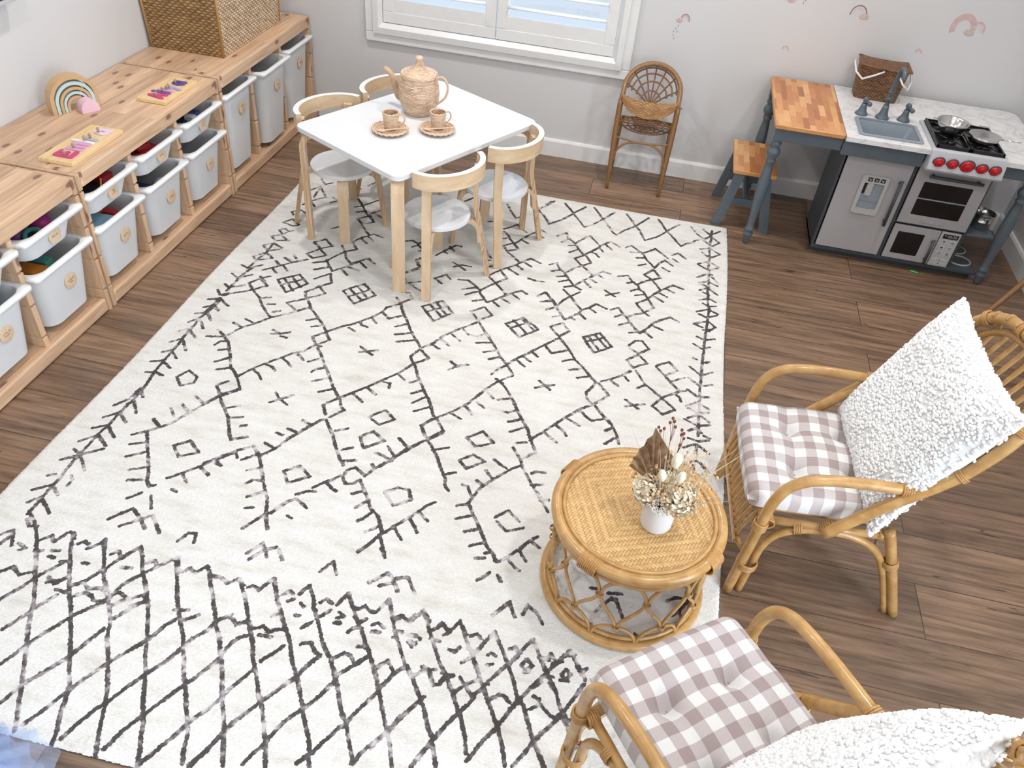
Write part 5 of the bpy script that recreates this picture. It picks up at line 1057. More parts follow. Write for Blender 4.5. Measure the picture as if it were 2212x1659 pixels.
# marble counter, cut around sink and stove
KX0, KX1, KY0, KY1 = 3.001, 3.80, -.635, -.030
SX0, SX1, SY0, SY1 = 3.064, 3.296, -.583, -.408          # sink opening
VX0, VX1, VY0 = 3.330, 3.617, -.335                      # stove
m_ = MB()
m_.box((KX0, SY1, CT-.019), (VX0, KY1, CT)).box((KX0, KY0, CT-.019), (SX0, SY1, CT)).box((SX1, KY0, CT-.019), (VX0, SY1, CT)).box((SX0, KY0, CT-.019), (SX1, SY0, CT))
m_.box((VX0, VY0, CT-.019), (VX1, KY1, CT))
pts = [(VX1, KY0)]+[(KX1-.05+.05*math.sin(t), KY0+.05-.05*math.cos(t)) for t in np.linspace(0, PI/2, 8)]+[(KX1-.05+.05*math.cos(t), KY1-.05+.05*math.sin(t)) for t in np.linspace(0, PI/2, 8)]+[(VX1, KY1)]
m_.prism(pts, CT-.019, CT); m_.build('countertop', 'marble', kt)
kb('apron', 'slate', ((2.755, -.596, .497), (3.002, -.578, CT-.0195)), ((2.755, -.085, .497), (3.76, -.067, CT-.0195)), ((2.738, -.56, .497), (2.756, -.085, CT-.0195)))
kb('sink_apron', 'slate', ((3.003, -.606, .487), (3.326, -.572, CT-.0195))); kb('side_apron', 'slate', ((3.618, -.606, .497), (3.755, -.590, CT-.0195)), ((3.764, -.56, .497), (3.78, -.085, CT-.0195)))
def turned_leg(x, y):
    m_ = MB()
    prof = [(.0, 0), (.012, 0), (.0145, .010), (.016, .03), (.021, .044), (.021, .052), (.016, .060), (.021, .068), (.022, .074), (.017, .082), (.0155, .10), (.017, .14), (.022, .20), (.0255, .27), (.0245, .31), (.0195, .365), (.016, .392), (.021, .398), (.0215, .404), (.0165, .410), (.023, .422), (.0285, .434), (.0285, .446), (.022, .458), (.0175, .466), (.0225, .473), (.0235, .482), (.0165, .490), (.016, .498), (0, .498)]
    m_.lathe(prof, 28, cap=False); m_.box((-.0215, -.0215, .492), (.0215, .0215, CT-.0198), .003)
    m_.build('turned_leg', 'slate', kt, loc=(x, y, 0))
for x, y in ((2.747, -.572), (2.747, -.085), (3.766, -.572), (3.766, -.085)): turned_leg(x, y)
# cabinet carcass
CX0, CX1, CYF, CYB = 3.030, 3.632, -.562, -.300
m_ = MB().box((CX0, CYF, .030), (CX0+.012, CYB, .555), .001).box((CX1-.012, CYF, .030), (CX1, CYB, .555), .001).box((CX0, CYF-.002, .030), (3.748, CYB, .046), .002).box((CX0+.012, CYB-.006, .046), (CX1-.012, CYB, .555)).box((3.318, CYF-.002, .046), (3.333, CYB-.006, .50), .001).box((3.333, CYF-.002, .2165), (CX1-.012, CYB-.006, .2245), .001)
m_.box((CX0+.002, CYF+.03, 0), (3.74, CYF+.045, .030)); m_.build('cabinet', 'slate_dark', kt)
kb('right_shelf', 'slate', ((CX1, CYF-.004, .210), (3.745, CYB, .222)), bev=.002)
for y in (-.480, -.375):
    o = MB().tube([(3.690+.050*math.cos(t), y+.043*math.sin(t), .0470) for t in np.linspace(0, 2*PI, 40, endpoint=False)], .0042, 8, True).build('shelf_ring', 'warm_grey', kt)
YD = CYF-.0025
# fridge door with dispenser
DY0, DY1 = YD-.011, YD
fd = kb('fridge_door', 'silver', ((3.046, DY0, .053), (3.315, DY1, .497)), bev=.002)
def fp(name, mat, m2, parent): return m2.build(name, mat, parent)
def rr_panel(x0, z0, x1, z1, r, y0, y1):
    P = rrect((x1-x0)/2, (z1-z0)/2, r, 6); cx, cz = (x0+x1)/2, (z0+z1)/2; P2 = rrect((x1-x0)/2-.003, (z1-z0)/2-.003, max(.001, r-.003), 6)
    R = [[(cx+a, y1, cz+b) for a, b in P], [(cx+a, y0+.002, cz+b) for a, b in P], [(cx+a, y0, cz+b) for a, b in P2]]
    m2 = MB().grid(R, closed_v=True, smooth=False); m2.add(R[2], [tuple(range(len(P)))], 0, False); return m2
fx0, fx1, fz0, fz1 = 3.131, 3.242, .236, .412
m2 = MB(); P = rrect((fx1-fx0)/2, (fz1-fz0)/2, .012, 6); wx0, wx1, wz0, wz1 = 3.147, 3.228, .262, .379
Q = rrect((wx1-wx0)/2, (wz1-wz0)/2, .004, 6); cx, cz = (fx0+fx1)/2, (fz0+fz1)/2; qx, qz = (wx0+wx1)/2, (wz0+wz1)/2
yo = DY0-.0095
R = [[(cx+a, DY0-.0003, cz+b) for a, b in P], [(cx+a*.985, yo, cz+b*.99) for a, b in P], [(qx+a, yo, qz+b) for a, b in Q], [(qx+a, DY0-.0006, qz+b) for a, b in Q]]
fp('dispenser_frame', 'warm_grey', MB().grid(R, closed_v=True, smooth=False), fd)
m2 = MB(); y_ = DY0-.0006; wx = (wx0+wx1)/2
m2.add([(wx0, y_, wz0), (wx1, y_, wz0), (wx1, y_, wz1), (wx0, y_, wz1)], [(0, 1, 2, 3)], 0, False)
m2.grid([[(wx0+(wx1-wx0)*u, y_-.0055*math.sin(PI*u)-.0005, wz0+.001+.030*v) for u in np.linspace(0, 1, 12)] for v in (0, .5, 1)]); fp('dispenser_recess', 'sink_grey', m2, fd)
m2 = MB().box((wx-.026, y_-.006, wz1-.060), (wx+.000, y_-.0005, wz1-.001), .003)
for k in range(5): m2.box((wx-.025, y_-.0072, wz1-.054+.010*k), (wx-.001, y_-.005, wz1-.051+.010*k), .0006)
fp('dispenser_lever', 'warm_grey', m2, fd)
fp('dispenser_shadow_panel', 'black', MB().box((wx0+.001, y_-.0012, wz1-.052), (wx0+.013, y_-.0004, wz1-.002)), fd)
for k in range(3):
    x = 3.155+.0255*k
    b = fp('dispenser_button', 'black', MB().box((x, yo-.0012, .387), (x+.019, yo, .404), .001), fd)
    m3 = MB(); yc_ = yo-.0017
    m3.tube([(x+.0045, yc_, .400), (x+.0065, yc_, .391), (x+.0125, yc_, .391), (x+.0145, yc_, .400)], .0006, 6).tube([(x+.0095, yc_, .3935), (x+.0095, yc_, .3975)], .0009, 6)
    if k != 1: m3.tube([(x+.0075, yc_, .3958), (x+.0115, yc_, .3958)], .0008, 6)
    fp('button_glass_symbol', 'white_paint', m3, fd)
def bar_handle(name, p, q, parent, off=.020, r=.0068):
    p, q = np.array(p, float), np.array(q, float); d = (q-p)/np.linalg.norm(q-p); m2 = MB()
    m2.tube([p+[0, -off, 0], q+[0, -off, 0]], r, 14)
    for k in (p+d*.016, q-d*.016): m2.tube([k, k+[0, -off, 0]], r*.95, 12)
    m2.build(name, 'charcoal', parent)
bar_handle('handle', (3.285, DY0, .205), (3.285, DY0, .412), fd)
def screws(parent, pts):
    m2 = MB()
    for x, z in pts: m2.lathe([(0, .0), (.0028, .0), (.0024, .0014), (0, .002)], 12, xf=T_(x, DY0, z) @ Matrix.Rotation(PI/2, 4, 'X'), cap=False)
    m2.build('screw_caps', 'silver_plastic', parent)
screws(fd, ((3.055, .484), (3.055, .474), (3.055, .078), (3.055, .068)))
# oven door
od = kb('oven_door', 'silver', ((3.336, DY0, .2265), (3.622, DY1, .4955)), bev=.002)
fp('oven_window', 'black_glass', rr_panel(3.374, .269, 3.573, .421, .006, DY0-.0012, DY0), od)
fp('oven_rack_line', 'sink_grey', MB().box((3.376, DY0-.0016, .343), (3.571, DY0-.0011, .349)), od)
bar_handle('handle', (3.380, DY0, .452), (3.592, DY0, .452), od)
screws(od, ((3.346, .484), (3.346, .474), (3.346, .246), (3.346, .236)))
fp('logo_plate', 'silver', rr_panel(3.428, .2365, 3.520, .2545, .004, DY0-.0016, DY0), od)
fp('logo_border', 'silver_plastic', MB().tube([(3.474+a, DY0-.0017, .2455+b) for a, b in rrect(.045, .0085, .004, 5)], .0005, 5, True), od)
text_part('KidKraft', .0165, T_(3.474, DY0-.0018, .2455) @ Matrix.Rotation(PI/2, 4, 'X'), 'silver_plastic', 'logo_lettering', od)
# microwave
md = kb('microwave_door', 'silver', ((3.336, DY0, .052), (3.530, DY1, .2145)), bev=.002)
fp('microwave_window', 'black_glass', rr_panel(3.360, .078, 3.474, .186, .005, DY0-.0012, DY0), md)
bar_handle('handle', (3.512, DY0, .060), (3.512, DY0, .176), md, .018, .0062)
screws(md, ((3.344, .204), (3.344, .194), (3.344, .075), (3.344, .064)))
kp = kb('microwave_keypad', 'warm_grey', ((3.533, DY0-.002, .050), (3.614, DY1, .215)), bev=.003)
yk = DY0-.002
fp('display', 'black', MB().box((3.543, yk-.001, .186), (3.606, yk, .207), .001), kp)
text_part('* 00:30', .0175, T_(3.5745, yk-.0012, .1965) @ Matrix.Rotation(PI/2, 4, 'X'), 'warm_grey', 'display_digits', kp)
for r_i in range(3):
    for c_i in range(2):
        x = 3.545+.034*c_i; z = .160-.027*r_i
        fp('key', 'silver_plastic', MB().box((x, yk-.0014, z), (x+.024, yk, z+.020), .001), kp)
        m3 = MB(); xc, zc, yy = x+.012, z+.010, yk-.0018; k = r_i*2+c_i
        if k == 0: m3.add([(xc-.006, yy, zc+.005), (xc+.006, yy, zc+.005), (xc, yy, zc-.006)], [(0, 2, 1)], 0, False)
        elif k == 1: [m3.tube([(xc+dx+.0025*math.cos(t), yy, zc+dz+.0025*math.sin(t)) for t in np.linspace(0, 2*PI, 10, endpoint=False)], .0006, 5, True) for dx, dz in ((-.004, -.001), (.002, .003), (.004, -.003))]
        elif k == 2: m3.add([(xc+.006*math.cos(t), yy, zc+.0045*math.sin(t)) for t in np.linspace(0, 2*PI, 12, endpoint=False)], [tuple(range(12))[::-1]], 0, False)
        elif k == 3: m3.tube([(xc-.006, yy, zc-.003), (xc-.006, yy, zc+.002), (xc, yy, zc+.005), (xc+.006, yy, zc+.002), (xc+.006, yy, zc-.003)], .0008, 5, True)
        elif k == 4: m3.tube([(xc+.002+.004*math.cos(t), yy, zc+.001+.004*math.sin(t)) for t in np.linspace(0, 2*PI, 12, endpoint=False)], .0007, 5, True).tube([(xc-.002, yy, zc-.002), (xc-.007, yy, zc-.004)], .0009, 5)
        else: [m3.tube([(xc-.006, yy, zc+dz), (xc+.006, yy, zc+dz)], .0009, 5) for dz in (-.004, 0, .004)]
        fp('key_symbol', 'charcoal', m3, kp)
for z, sy in ((.077, 0), (.060, 1)):
    fp('wide_key', 'silver_plastic', MB().box((3.545, yk-.0014, z), (3.603, yk, z+.012), .001), kp)
    m3 = MB().ico((3.574, yk-.0016, z+.006), .0030, 1, (1, .2, 1))
    if not sy: m3.ico((3.566, yk-.0016, z+.006), .0018, 1, (1, .2, 1))
    fp('key_symbol', 'charcoal', m3, kp)
# sink
m2 = MB(); o2 = .012
P0 = rrect((SX1-SX0)/2+o2, (SY1-SY0)/2+o2, .018, 7); P1 = rrect((SX1-SX0)/2-.003, (SY1-SY0)/2-.003, .014, 7); P2 = rrect((SX1-SX0)/2-.022, (SY1-SY0)/2-.018, .012, 7); cx, cy = (SX0+SX1)/2, (SY0+SY1)/2
R = [[(cx+a, cy+b, CT+.0004) for a, b in P0], [(cx+a, cy+b, CT+.0045) for a, b in P0], [(cx+a*1.0, cy+b*1.0, CT+.0055) for a, b in P1], [(cx+a, cy+b, CT-.002) for a, b in P1], [(cx+a, cy+b, CT-.062) for a, b in P2]]
m2.grid(R, closed_v=True, smooth=False).add(R[-1], [tuple(range(len(P2)))], 0, False); m2.build('sink_basin', 'sink_grey', kt)
def bell(x, y, h, r0, r1): return MB().lathe([(0, 0), (r0, 0), (r0*1.0, .003), (r0*.82, .010), (r0*.60, h*.40), (r1*1.15, h*.75), (r1, h), (0, h)], 28, cap=False)
fa = bell(0, 0, .055, .029, .012).build('faucet', 'slate', kt, loc=(3.171, -.362, CT+.0003))
m2 = MB().tube([(0, 0, .05), (0, 0, .085), (0, 0, .13), (.002, -.002, .180), (.004, -.014, .206), (.007, -.034, .214), (.010, -.052, .200), (.011, -.058, .182)], .0095, 14, res=6)
m2.lathe([(.0095, 0), (.0135, .004), (.012, .012), (.0095, .016)], 20, xf=T_(0, 0, .074), cap=False).lathe([(.0095, 0), (.0128, .003), (.0095, .006)], 20, xf=T_(0, 0, .108), cap=False)
m2.build('gooseneck_spout', 'slate', fa)
for x, dx in ((3.086, .012), (3.261, .012)):
    tp_ = bell(0, 0, .046, .027, .011).build('tap', 'slate', kt, loc=(x, -.352, CT+.0003))
    m2 = MB().ico((0, 0, .062), .0125, 2).tube([(0, 0, .044), (0, 0, .058)], .0085, 14).tube([(.004, -.004, .058), (.016, -.012, .050)], .0075, 12).ico((.018, -.013, .049), .0100, 2)
    m2.build('tap_handle', 'slate', tp_)
# stove
sv = MB()
prof = [(VY0, CT-.002), (VY0, CT+.010), (-.632, CT+.010), (-.647, CT+.005), (-.666, CT-.065), (-.660, CT-.074), (-.600, CT-.074), (-.600, CT-.020)]
V = [(x, y, z) for x in (VX0, VX1) for y, z in prof]; n = len(prof)
sv.add(V, [tuple(range(n)), tuple(range(n, 2*n))[::-1]]+[(i, n+i, n+(i+1) % n, (i+1) % n) for i in range(n)], 0, False)
st_ = sv.build('stove', 'silver_plastic', kt)
m2 = MB().box((3.343, -.628, CT+.0102), (3.606, -.345, CT+.0125), .001)
for gx0, gx1 in ((3.345, 3.4725), (3.4765, 3.604)):
    gy0, gy1 = -.626, -.347; zt = CT+.024
    for a, b in (((gx0, gy0), (gx1, gy0+.008)), ((gx0, gy1-.008), (gx1, gy1)), ((gx0, gy0), (gx0+.008, gy1)), ((gx1-.008, gy0), (gx1, gy1)), ((gx0, (gy0+gy1)/2-.004), (gx1, (gy0+gy1)/2+.004))): m2.box((a[0], a[1], CT+.011), (b[0], b[1], zt), .0015)
    for cy_ in ((gy0*3+gy1)/4, (gy0+gy1*3)/4):
        cx_ = (gx0+gx1)/2
        for a in range(4):
            an = PI/4+a*PI/2; m2.tube([(cx_+.018*math.cos(an), cy_+.018*math.sin(an), zt-.001), (cx_+.055*math.cos(an), cy_+.055*math.sin(an), zt-.002)], .0032, 8)
        m2.lathe([(0, 0), (.020, 0), (.020, .005), (.014, .009), (0, .009)], 24, xf=T_(cx_, cy_, CT+.012), cap=False)
for k in range(4): m2.box((3.36, -.362-.0065*k, CT+.012), (3.59, -.359-.0065*k, CT+.0175+.001*k), .0008)
m2.build('burner_grate', 'black', st_)
ang = math.atan2(.019, .070)
for k, (x, r) in enumerate(((3.366, .0205), (3.418, .0205), (3.474, .0265), (3.530, .0205), (3.580, .0205))):
    xf = T_(x, -.6585, CT-.033) @ Matrix.Rotation(PI/2+ang, 4, 'X')
    kn = MB().lathe([(0, 0), (r+.0035, 0), (r+.0035, .003), (r, .0045), (0, .0045)], 36, xf=xf, cap=False).build('knob_bezel', 'charcoal', st_)
for k, (x, r) in enumerate(((3.366, .0205), (3.418, .0205), (3.474, .0265), (3.530, .0205), (3.580, .0205))):
    xf = T_(x, -.6585, CT-.033) @ Matrix.Rotation(PI/2+ang, 4, 'X') @ T_(0, 0, .0047)
    MB().lathe([(r*.97, 0), (r*.93, .004), (r*.80, .0062), (r*.55, .0066), (r*.42, .0095), (r*.30, .0112), (0, .0116)], 36, xf=xf, cap=False).build('red_knob', 'red', st_)

# stool of the kitchen
so = thing('step_stool', 'small stool with butcher block seat and slanted slate legs, beside the play kitchen', 'stool', (2.716, -.300, 0))
sl = rounded_slab(.0965, .176, .006, .274, .291, .002); o = MB().add(np.concatenate(sl.v), sl.f, 0, False).build('seat', ['butcher', 'block_edge'], so)
for p in o.data.polygons:
    if p.normal.z < .9: p.material_index = 1
for sy in (-1, 1):
    y0 = sy*.150
    for sx in (-1, 1):
        xt, xb = sx*.058, sx*.113
        V = [(xt-.021, y0-.009, .273), (xt+.021, y0-.009, .273), (xb+.021, y0-.009+sy*.0, 0), (xb-.021, y0-.009, 0), (xt-.021, y0+.009, .273), (xt+.021, y0+.009, .273), (xb+.021, y0+.009, 0), (xb-.021, y0+.009, 0)]
        MB().add(V, [(0, 3, 2, 1), (4, 5, 6, 7), (0, 1, 5, 4), (1, 2, 6, 5), (2, 3, 7, 6), (3, 0, 4, 7)], 0, False).build('leg', 'slate', so)
    MB().box((-.088, y0-.0085-sy*.018, .108), (.088, y0+.0085-sy*.018, .144), .002).build('cross_rail', 'slate', so)
MB().box((-.011, -.131, .113), (.011, .131, .139), .002).build('stretcher', 'slate', so)
MB().box((-.075, -.14, .238), (-.055, .14, .272), .002).box((.055, -.14, .238), (.075, .14, .272), .002).build('seat_batten', 'slate', so)

# picnic basket on the counter
pb = thing('picnic_basket', 'brown wicker picnic basket with white handles, on the marble counter behind the faucet', 'basket', (3.168, -.1065, CT+.0006), math.radians(-2))
m_ = MB(); at = woven(m_, side_surface(.090, .052, .022, .138, .012), 64, 22, .0020, 4, 5); m_.add([(x, y, .001) for x, y in rrect(.088, .05, .02)], [tuple(range(28))[::-1]], 0, False)
m_.build('body', 'picnic', pb, {'strand': pad(at, m_)})
def lid(x0, x1, z0, z1):
    def S(U, V):
        x = x0+(x1-x0)*U; y = -.068+.136*V; z = z0+(z1-z0)*U+.0045*np.sin(PI*V); return np.stack([x, y, z], -1), np.broadcast_to(np.array([0, 0, 1.]), x.shape+(3,))
    def S2(U, V): return S(V, U)
    m_ = MB(); at = woven(m_, S2, 14, 20, .0022, 5, 5, closed=False)
    m_.tube([(x0, -.068, z0), (x1, -.068, z1), (x1, .068, z1), (x0, .068, z0), (x0, -.068, z0)], .0042, 8)
    m_.build('lid', 'picnic', pb, {'strand': pad(at, m_)})
lid(-.106, .002, .148, .139); lid(.006, .106, .139, .1425)
m_ = MB(); m_.tube([(x*1.01, y*1.01, .1375) for x, y in rrect(.103, .0645, .028)], .0042, 8, True); m_.build('rim', 'picnic', pb, {'strand': pad(np.zeros((0, 3)), m_)})
MB().tube([(-.006, -.0705, .131), (-.045, -.079, .112), (-.088, -.082, .092), (-.118, -.06, .112), (-.122, .02, .128), (-.115, .066, .132)], .0043, 8, res=0).build('handle', 'white_paint', pb)
MB().tube([(.065, -.0715, .116), (.082, -.0785, .094), (.112, -.075, .072), (.122, -.04, .10), (.118, .066, .128)], .0043, 8, res=0).build('handle', 'white_paint', pb)

# pans on the stove
wk = thing('wok', 'deep steel toy wok with small loop handle, on the left burners of the stove', 'pan', (3.412, -.487, CT+.0252))
MB().lathe([(0, .0), (.026, .0), (.034, .003), (.050, .020), (.060, .042), (.0625, .050), (.0612, .0502), (.0585, .042), (.0485, .021), (.033, .0045), (0, .002)], 44, cap=False).build('bowl', 'steel', wk)
MB().tube([(-.060, -.010, .046), (-.074, -.010, .049), (-.080, 0, .050), (-.074, .010, .049), (-.060, .010, .046)], .0016, 8, res=5).build('loop_handle', 'steel', wk)
MB().tube([(.061, -.004, .047), (.122, -.016, .050)], .0017, 8).tube([(.061, .003, .047), (.122, -.010, .050)], .0017, 8).tube([(.122, -.016, .050), (.128, -.014, .050), (.122, -.010, .050)], .0017, 8).build('long_handle', 'steel', wk)
fpn = thing('frying_pan', 'shallow steel toy frying pan with long wire handle, on the right burners of the stove', 'pan', (3.537, -.523, CT+.0252))
MB().lathe([(0, 0), (.040, 0), (.048, .004), (.062, .026), (.0608, .0262), (.046, .0055), (0, .002)], 44, cap=False).build('bowl', 'steel', fpn)
MB().tube([(.058, -.005, .0185), (.130, -.0155, .022), (.136, -.0125, .022), (.130, -.010, .022), (.058, .003, .0185)], .0016, 8).build('long_handle', 'steel', fpn)
# pot and ladle on the side shelf
pt = thing('steel_pot', 'shiny steel toy stock pot on the small side shelf of the play kitchen', 'pot', (3.700, -.472, .2225))
MB().lathe([(0, 0), (.042, 0), (.044, .003), (.044, .030), (.0455, .031), (.0455, .034), (.044, .035), (.046, .063), (.0475, .064), (.0455, .064), (.042, .035), (.042, .003), (0, .003)], 44, cap=False).build('body', 'steel', pt)
MB().tube([(-.012, .045, .058), (-.012, .060, .060), (.012, .060, .060), (.012, .045, .058)], .0017, 8, res=4).tube([(-.012, -.045, .058), (-.012, -.060, .060), (.012, -.060, .060), (.012, -.045, .058)], .0017, 8, res=4).build('loop_handle', 'steel', pt)
ldl = thing('ladle', 'black handled ladle hanging on the right side of the oven cabinet above the pot', 'ladle', (CX1+.0125, -.47, .46))
MB().tube([(0, 0, .0), (.004, 0, -.05), (.010, 0, -.10), (.014, .0, -.135)], [.005, .0085, .0105, .006], 10, res=5).build('handle', 'black', ldl)
MB().tube([(.014, 0, -.130), (.018, 0, -.155)], .003, 8).add(ICO[3][0]*np.array([.018, .018, .014])+np.array([.024, 0, -.166]), ICO[3][1]).build('bowl', 'steel', ldl)
MB().tube([(-.012, 0, -.004), (.003, 0, -.004)], .002, 8).build('hook', 'steel', ldl)
o = MB().add(ICO[2][0]*np.array([.022, .008, .004]), ICO[2][1]).build('toy_leaf', 't_green', loc=(3.498, -.576, .0042)); o.rotation_euler = (0, 0, -.3); tag(o, 'bright green toy leaf poking out from under the play kitchen', 'toy')

# rattan chair partly seen at the right edge
rc = thing('rattan_side_chair', 'brown rattan chair at the right edge, only a wrapped leg and coiled arm in view', 'chair', (3.80, -.98, 0))
MB().tube([(-.180, .0, 0), (-.112, .015, .10), (-.05, .04, .205), (-.005, .05, .30)], [.0075, .010, .012, .0125], 10, res=6).build('front_leg', 'dark_rattan', rc)
MB().tube([(-.10, -.34, 0), (-.05, -.31, .15), (-.005, -.27, .30)], [.0075, .0105, .0125], 10, res=6).build('front_leg', 'dark_rattan', rc)
MB().tube([(.13, .03, 0), (.12, .02, .30)], .010, 10).build('rear_leg', 'dark_rattan', rc); MB().tube([(.13, -.30, 0), (.12, -.28, .30)], .010, 10).build('rear_leg', 'dark_rattan', rc)
MB().tube([(.065+.085*math.cos(t), -.12+.185*math.sin(t), .295) for t in np.linspace(0, 2*PI, 28, endpoint=False)], .010, 10, True).build('seat_ring', 'dark_rattan', rc)
for k in range(5):
    MB().tube([(.005+.004*k, .055-.012*k, .285+.011*k), (-.012, .02-.01*k, .300+.011*k), (-.006, -.05, .325+.012*k), (.03, -.16, .345+.012*k), (.07, -.24, .35+.012*k), (.12, -.29, .36+.012*k)], .0052, 8, res=5).build('coiled_arm', 'dark_rattan', rc)
m_ = MB(); m_.add([(.065+.078*math.cos(t), -.12+.176*math.sin(t), .300) for t in np.linspace(0, 2*PI, 28, endpoint=False)], [tuple(range(28))], 0, False); m_.build('woven_seat', 'peacock_weave', rc, {'strand': np.full((28, 3), .4)})

# ================================================================== round rattan coffee table
CTX, CTY, TH = 2.391, -2.587, .300
ct = thing('rattan_coffee_table', 'round rattan coffee table with woven bamboo top and looped cane sides, on the rug', 'coffee table', (CTX, CTY, RH))
def circ(r, z, n=72): return [(r*math.cos(t), r*math.sin(t), z) for t in np.linspace(0, 2*PI, n, endpoint=False)]
# woven top: strips 4.6 mm wide in a concentric diamond twill, real relief
stp = .00118; Rt = .190; n = int(2*Rt/stp)+1
gx = np.linspace(-Rt, Rt, n); X, Y = np.meshgrid(gx, gx, indexing='ij')
ca, sa = math.cos(math.radians(-22)), math.sin(math.radians(-22)); xr = X*ca+Y*sa+.020; yr = -X*sa+Y*ca-.006
wst = .0068; ci = np.floor(xr/wst); cj = np.floor(yr/wst); fx = xr/wst-ci; fy = yr/wst-cj
ai = np.where(ci < 0, -1-ci, ci); aj = np.where(cj < 0, -1-cj, cj)
ph = (ai+aj) % 6; over = ph < 3
pu = np.where(over, np.abs((ph+np.where(ci < 0, 1-fx, fx))/3-.5), np.abs((ph-3+np.where(cj < 0, 1-fy, fy))/3-.5))
cross = np.where(over, np.abs(fy-.5), np.abs(fx-.5))
hgt = .0022*(1-(pu*2)**2*.9)*np.sqrt(np.clip(1-(cross*1.8)**2, 0, 1))
Z = TH-RH-.002+hgt
rnd = np.random.default_rng(5).random((400, 400)); tone = np.where(over, rnd[(cj % 200).astype(int), ((ci+cj)//3 % 200).astype(int)], rnd[(ci % 200).astype(int)+200, ((ci+cj)//3 % 200).astype(int)])*.55+np.where(over, .42, .18)
gap = np.clip((cross-.34)/.14, 0, 1)*.75+np.clip((pu-.40)/.08, 0, 1)*.7
keep = (X**2+Y**2) < Rt**2; idx = -np.ones(X.shape, int); idx[keep] = np.arange(keep.sum())
q = np.stack([idx[:-1, :-1], idx[1:, :-1], idx[1:, 1:], idx[:-1, 1:]], -1).reshape(-1, 4); q = q[(q >= 0).all(1)]
m_ = MB().add(np.stack([X[keep], Y[keep], Z[keep]], 1), q.tolist(), 0, True)
m_.build('woven_top', 'bamboo_weave', ct, {'strand': np.stack([tone[keep], np.clip(gap[keep], 0, 1), 0*tone[keep]], 1)})
MB().lathe([(0, TH-RH-.012), (.20, TH-RH-.012), (.20, TH-RH-.005), (0, TH-RH-.005)], 48, cap=False).build('top_board', 'rattan', ct)
MB().tube(circ(.2055, TH-RH-.008), .0150, 14, True).build('top_rim', 'rattan', ct)
MB().tube(circ(.1885, TH-RH+.001), .0056, 10, True).build('inner_rim', 'rattan', ct)
MB().tube(circ(.2030, TH-RH-.033), .0100, 12, True).build('apron_ring', 'rattan', ct)
MB().tube(circ(.2080, .0135), .0135, 14, True).build('base_ring', 'rattan', ct)
MB().tube(circ(.1985, .034), .0062, 10, True).build('base_inner_ring', 'rattan', ct)
def coil(c, axis, R, r, turns, L, seg=7, n=14):
    c = np.array(c, float); a = np.array(axis, float); a /= np.linalg.norm(a); u = np.cross(a, [0, 0, 1.]) if abs(a[2]) < .9 else np.cross(a, [1., 0, 0]); u /= np.linalg.norm(u); v = np.cross(a, u)
    m2 = MB()
    for k in range(turns):
        o_ = c+a*(k-(turns-1)/2)*(L/turns)
        m2.tube([o_+R*(math.cos(t)*u+math.sin(t)*v) for t in np.linspace(0, 2*PI, n, endpoint=False)], r, seg, True)
    return m2
for k in range(4):
    t = math.radians(-118+90*k)
    coil((.2055*math.cos(t), .2055*math.sin(t), TH-RH-.016), (-math.sin(t), math.cos(t), 0), .0215, .0026, 10, .050, 6, 16).build('rim_binding', 'rattan_bind', ct)
NL = 11; zb, zt2 = .022, TH-RH-.036
def lattice(phi0, sgn, name='lattice_cane'):
    P = []
    for t in np.r_[np.linspace(0, .24, 12)[:-1], np.linspace(.24, .7, 14), np.linspace(.7, 1, 16)[1:]]:
        # two opposed canes meet low and high, bulge in between, then turn away at both ends
        g = math.sqrt(max(0, 1-((t-.0)/.24)**2)) if t < .24 else (.5-.5*math.cos(PI*(t-.24)/.46) if t < .70 else math.sqrt(max(0, 1-((t-.70)/.30)**2)))
        a = phi0+sgn*(PI/NL)*(.05+.90*g); z = zb+(zt2-zb)*t; r = .2035-.003*math.sin(PI*t)
        P.append((r*math.cos(a), r*math.sin(a), z))
    MB().tube(P, .0046, 8).build(name, 'cane', ct)
for k in range(NL):
    a = 2*PI*k/NL+.13
    lattice(a, 1); lattice(a, -1)
    for t, ao in ((.245, 0), (.70, PI/NL)):
        z = zb+(zt2-zb)*t; coil((.2035*math.cos(a+ao), .2035*math.sin(a+ao), z), (0, 0, 1), .0088, .0016, 3, .009, 6, 12).build('lattice_binding', 'rattan_bind', ct)
for k in (1, 3):
    t = math.radians(-118+90*k+8)
    for dz in (0, .06): MB().tube([(.197*math.cos(t+dz), .197*math.sin(t+dz), .02), (.195*math.cos(t+dz), .195*math.sin(t+dz), TH-RH-.03)], .0075, 10).build('upright', 'rattan', ct)

# vase and dried flowers
VX, VY, VZ = 2.431, -2.620, TH+.0012
o = MB().lathe([(0, 0), (.032, 0), (.0365, .003), (.0385, .010), (.0400, .050), (.0395, .082), (.037, .090), (.0345, .0905), (.036, .082), (.0365, .05), (.034, .008), (0, .006)], 48, cap=False).build('vase', 'vase', loc=(VX, VY, VZ))
tag(o, 'small matte white cylinder vase on the woven coffee table top', 'vase')
fz = VZ+.088
rf = random.Random(4)
def stemmed(name, label, cat, group=None): return thing(name, label, cat, (VX, VY, VZ+.030), group=group)
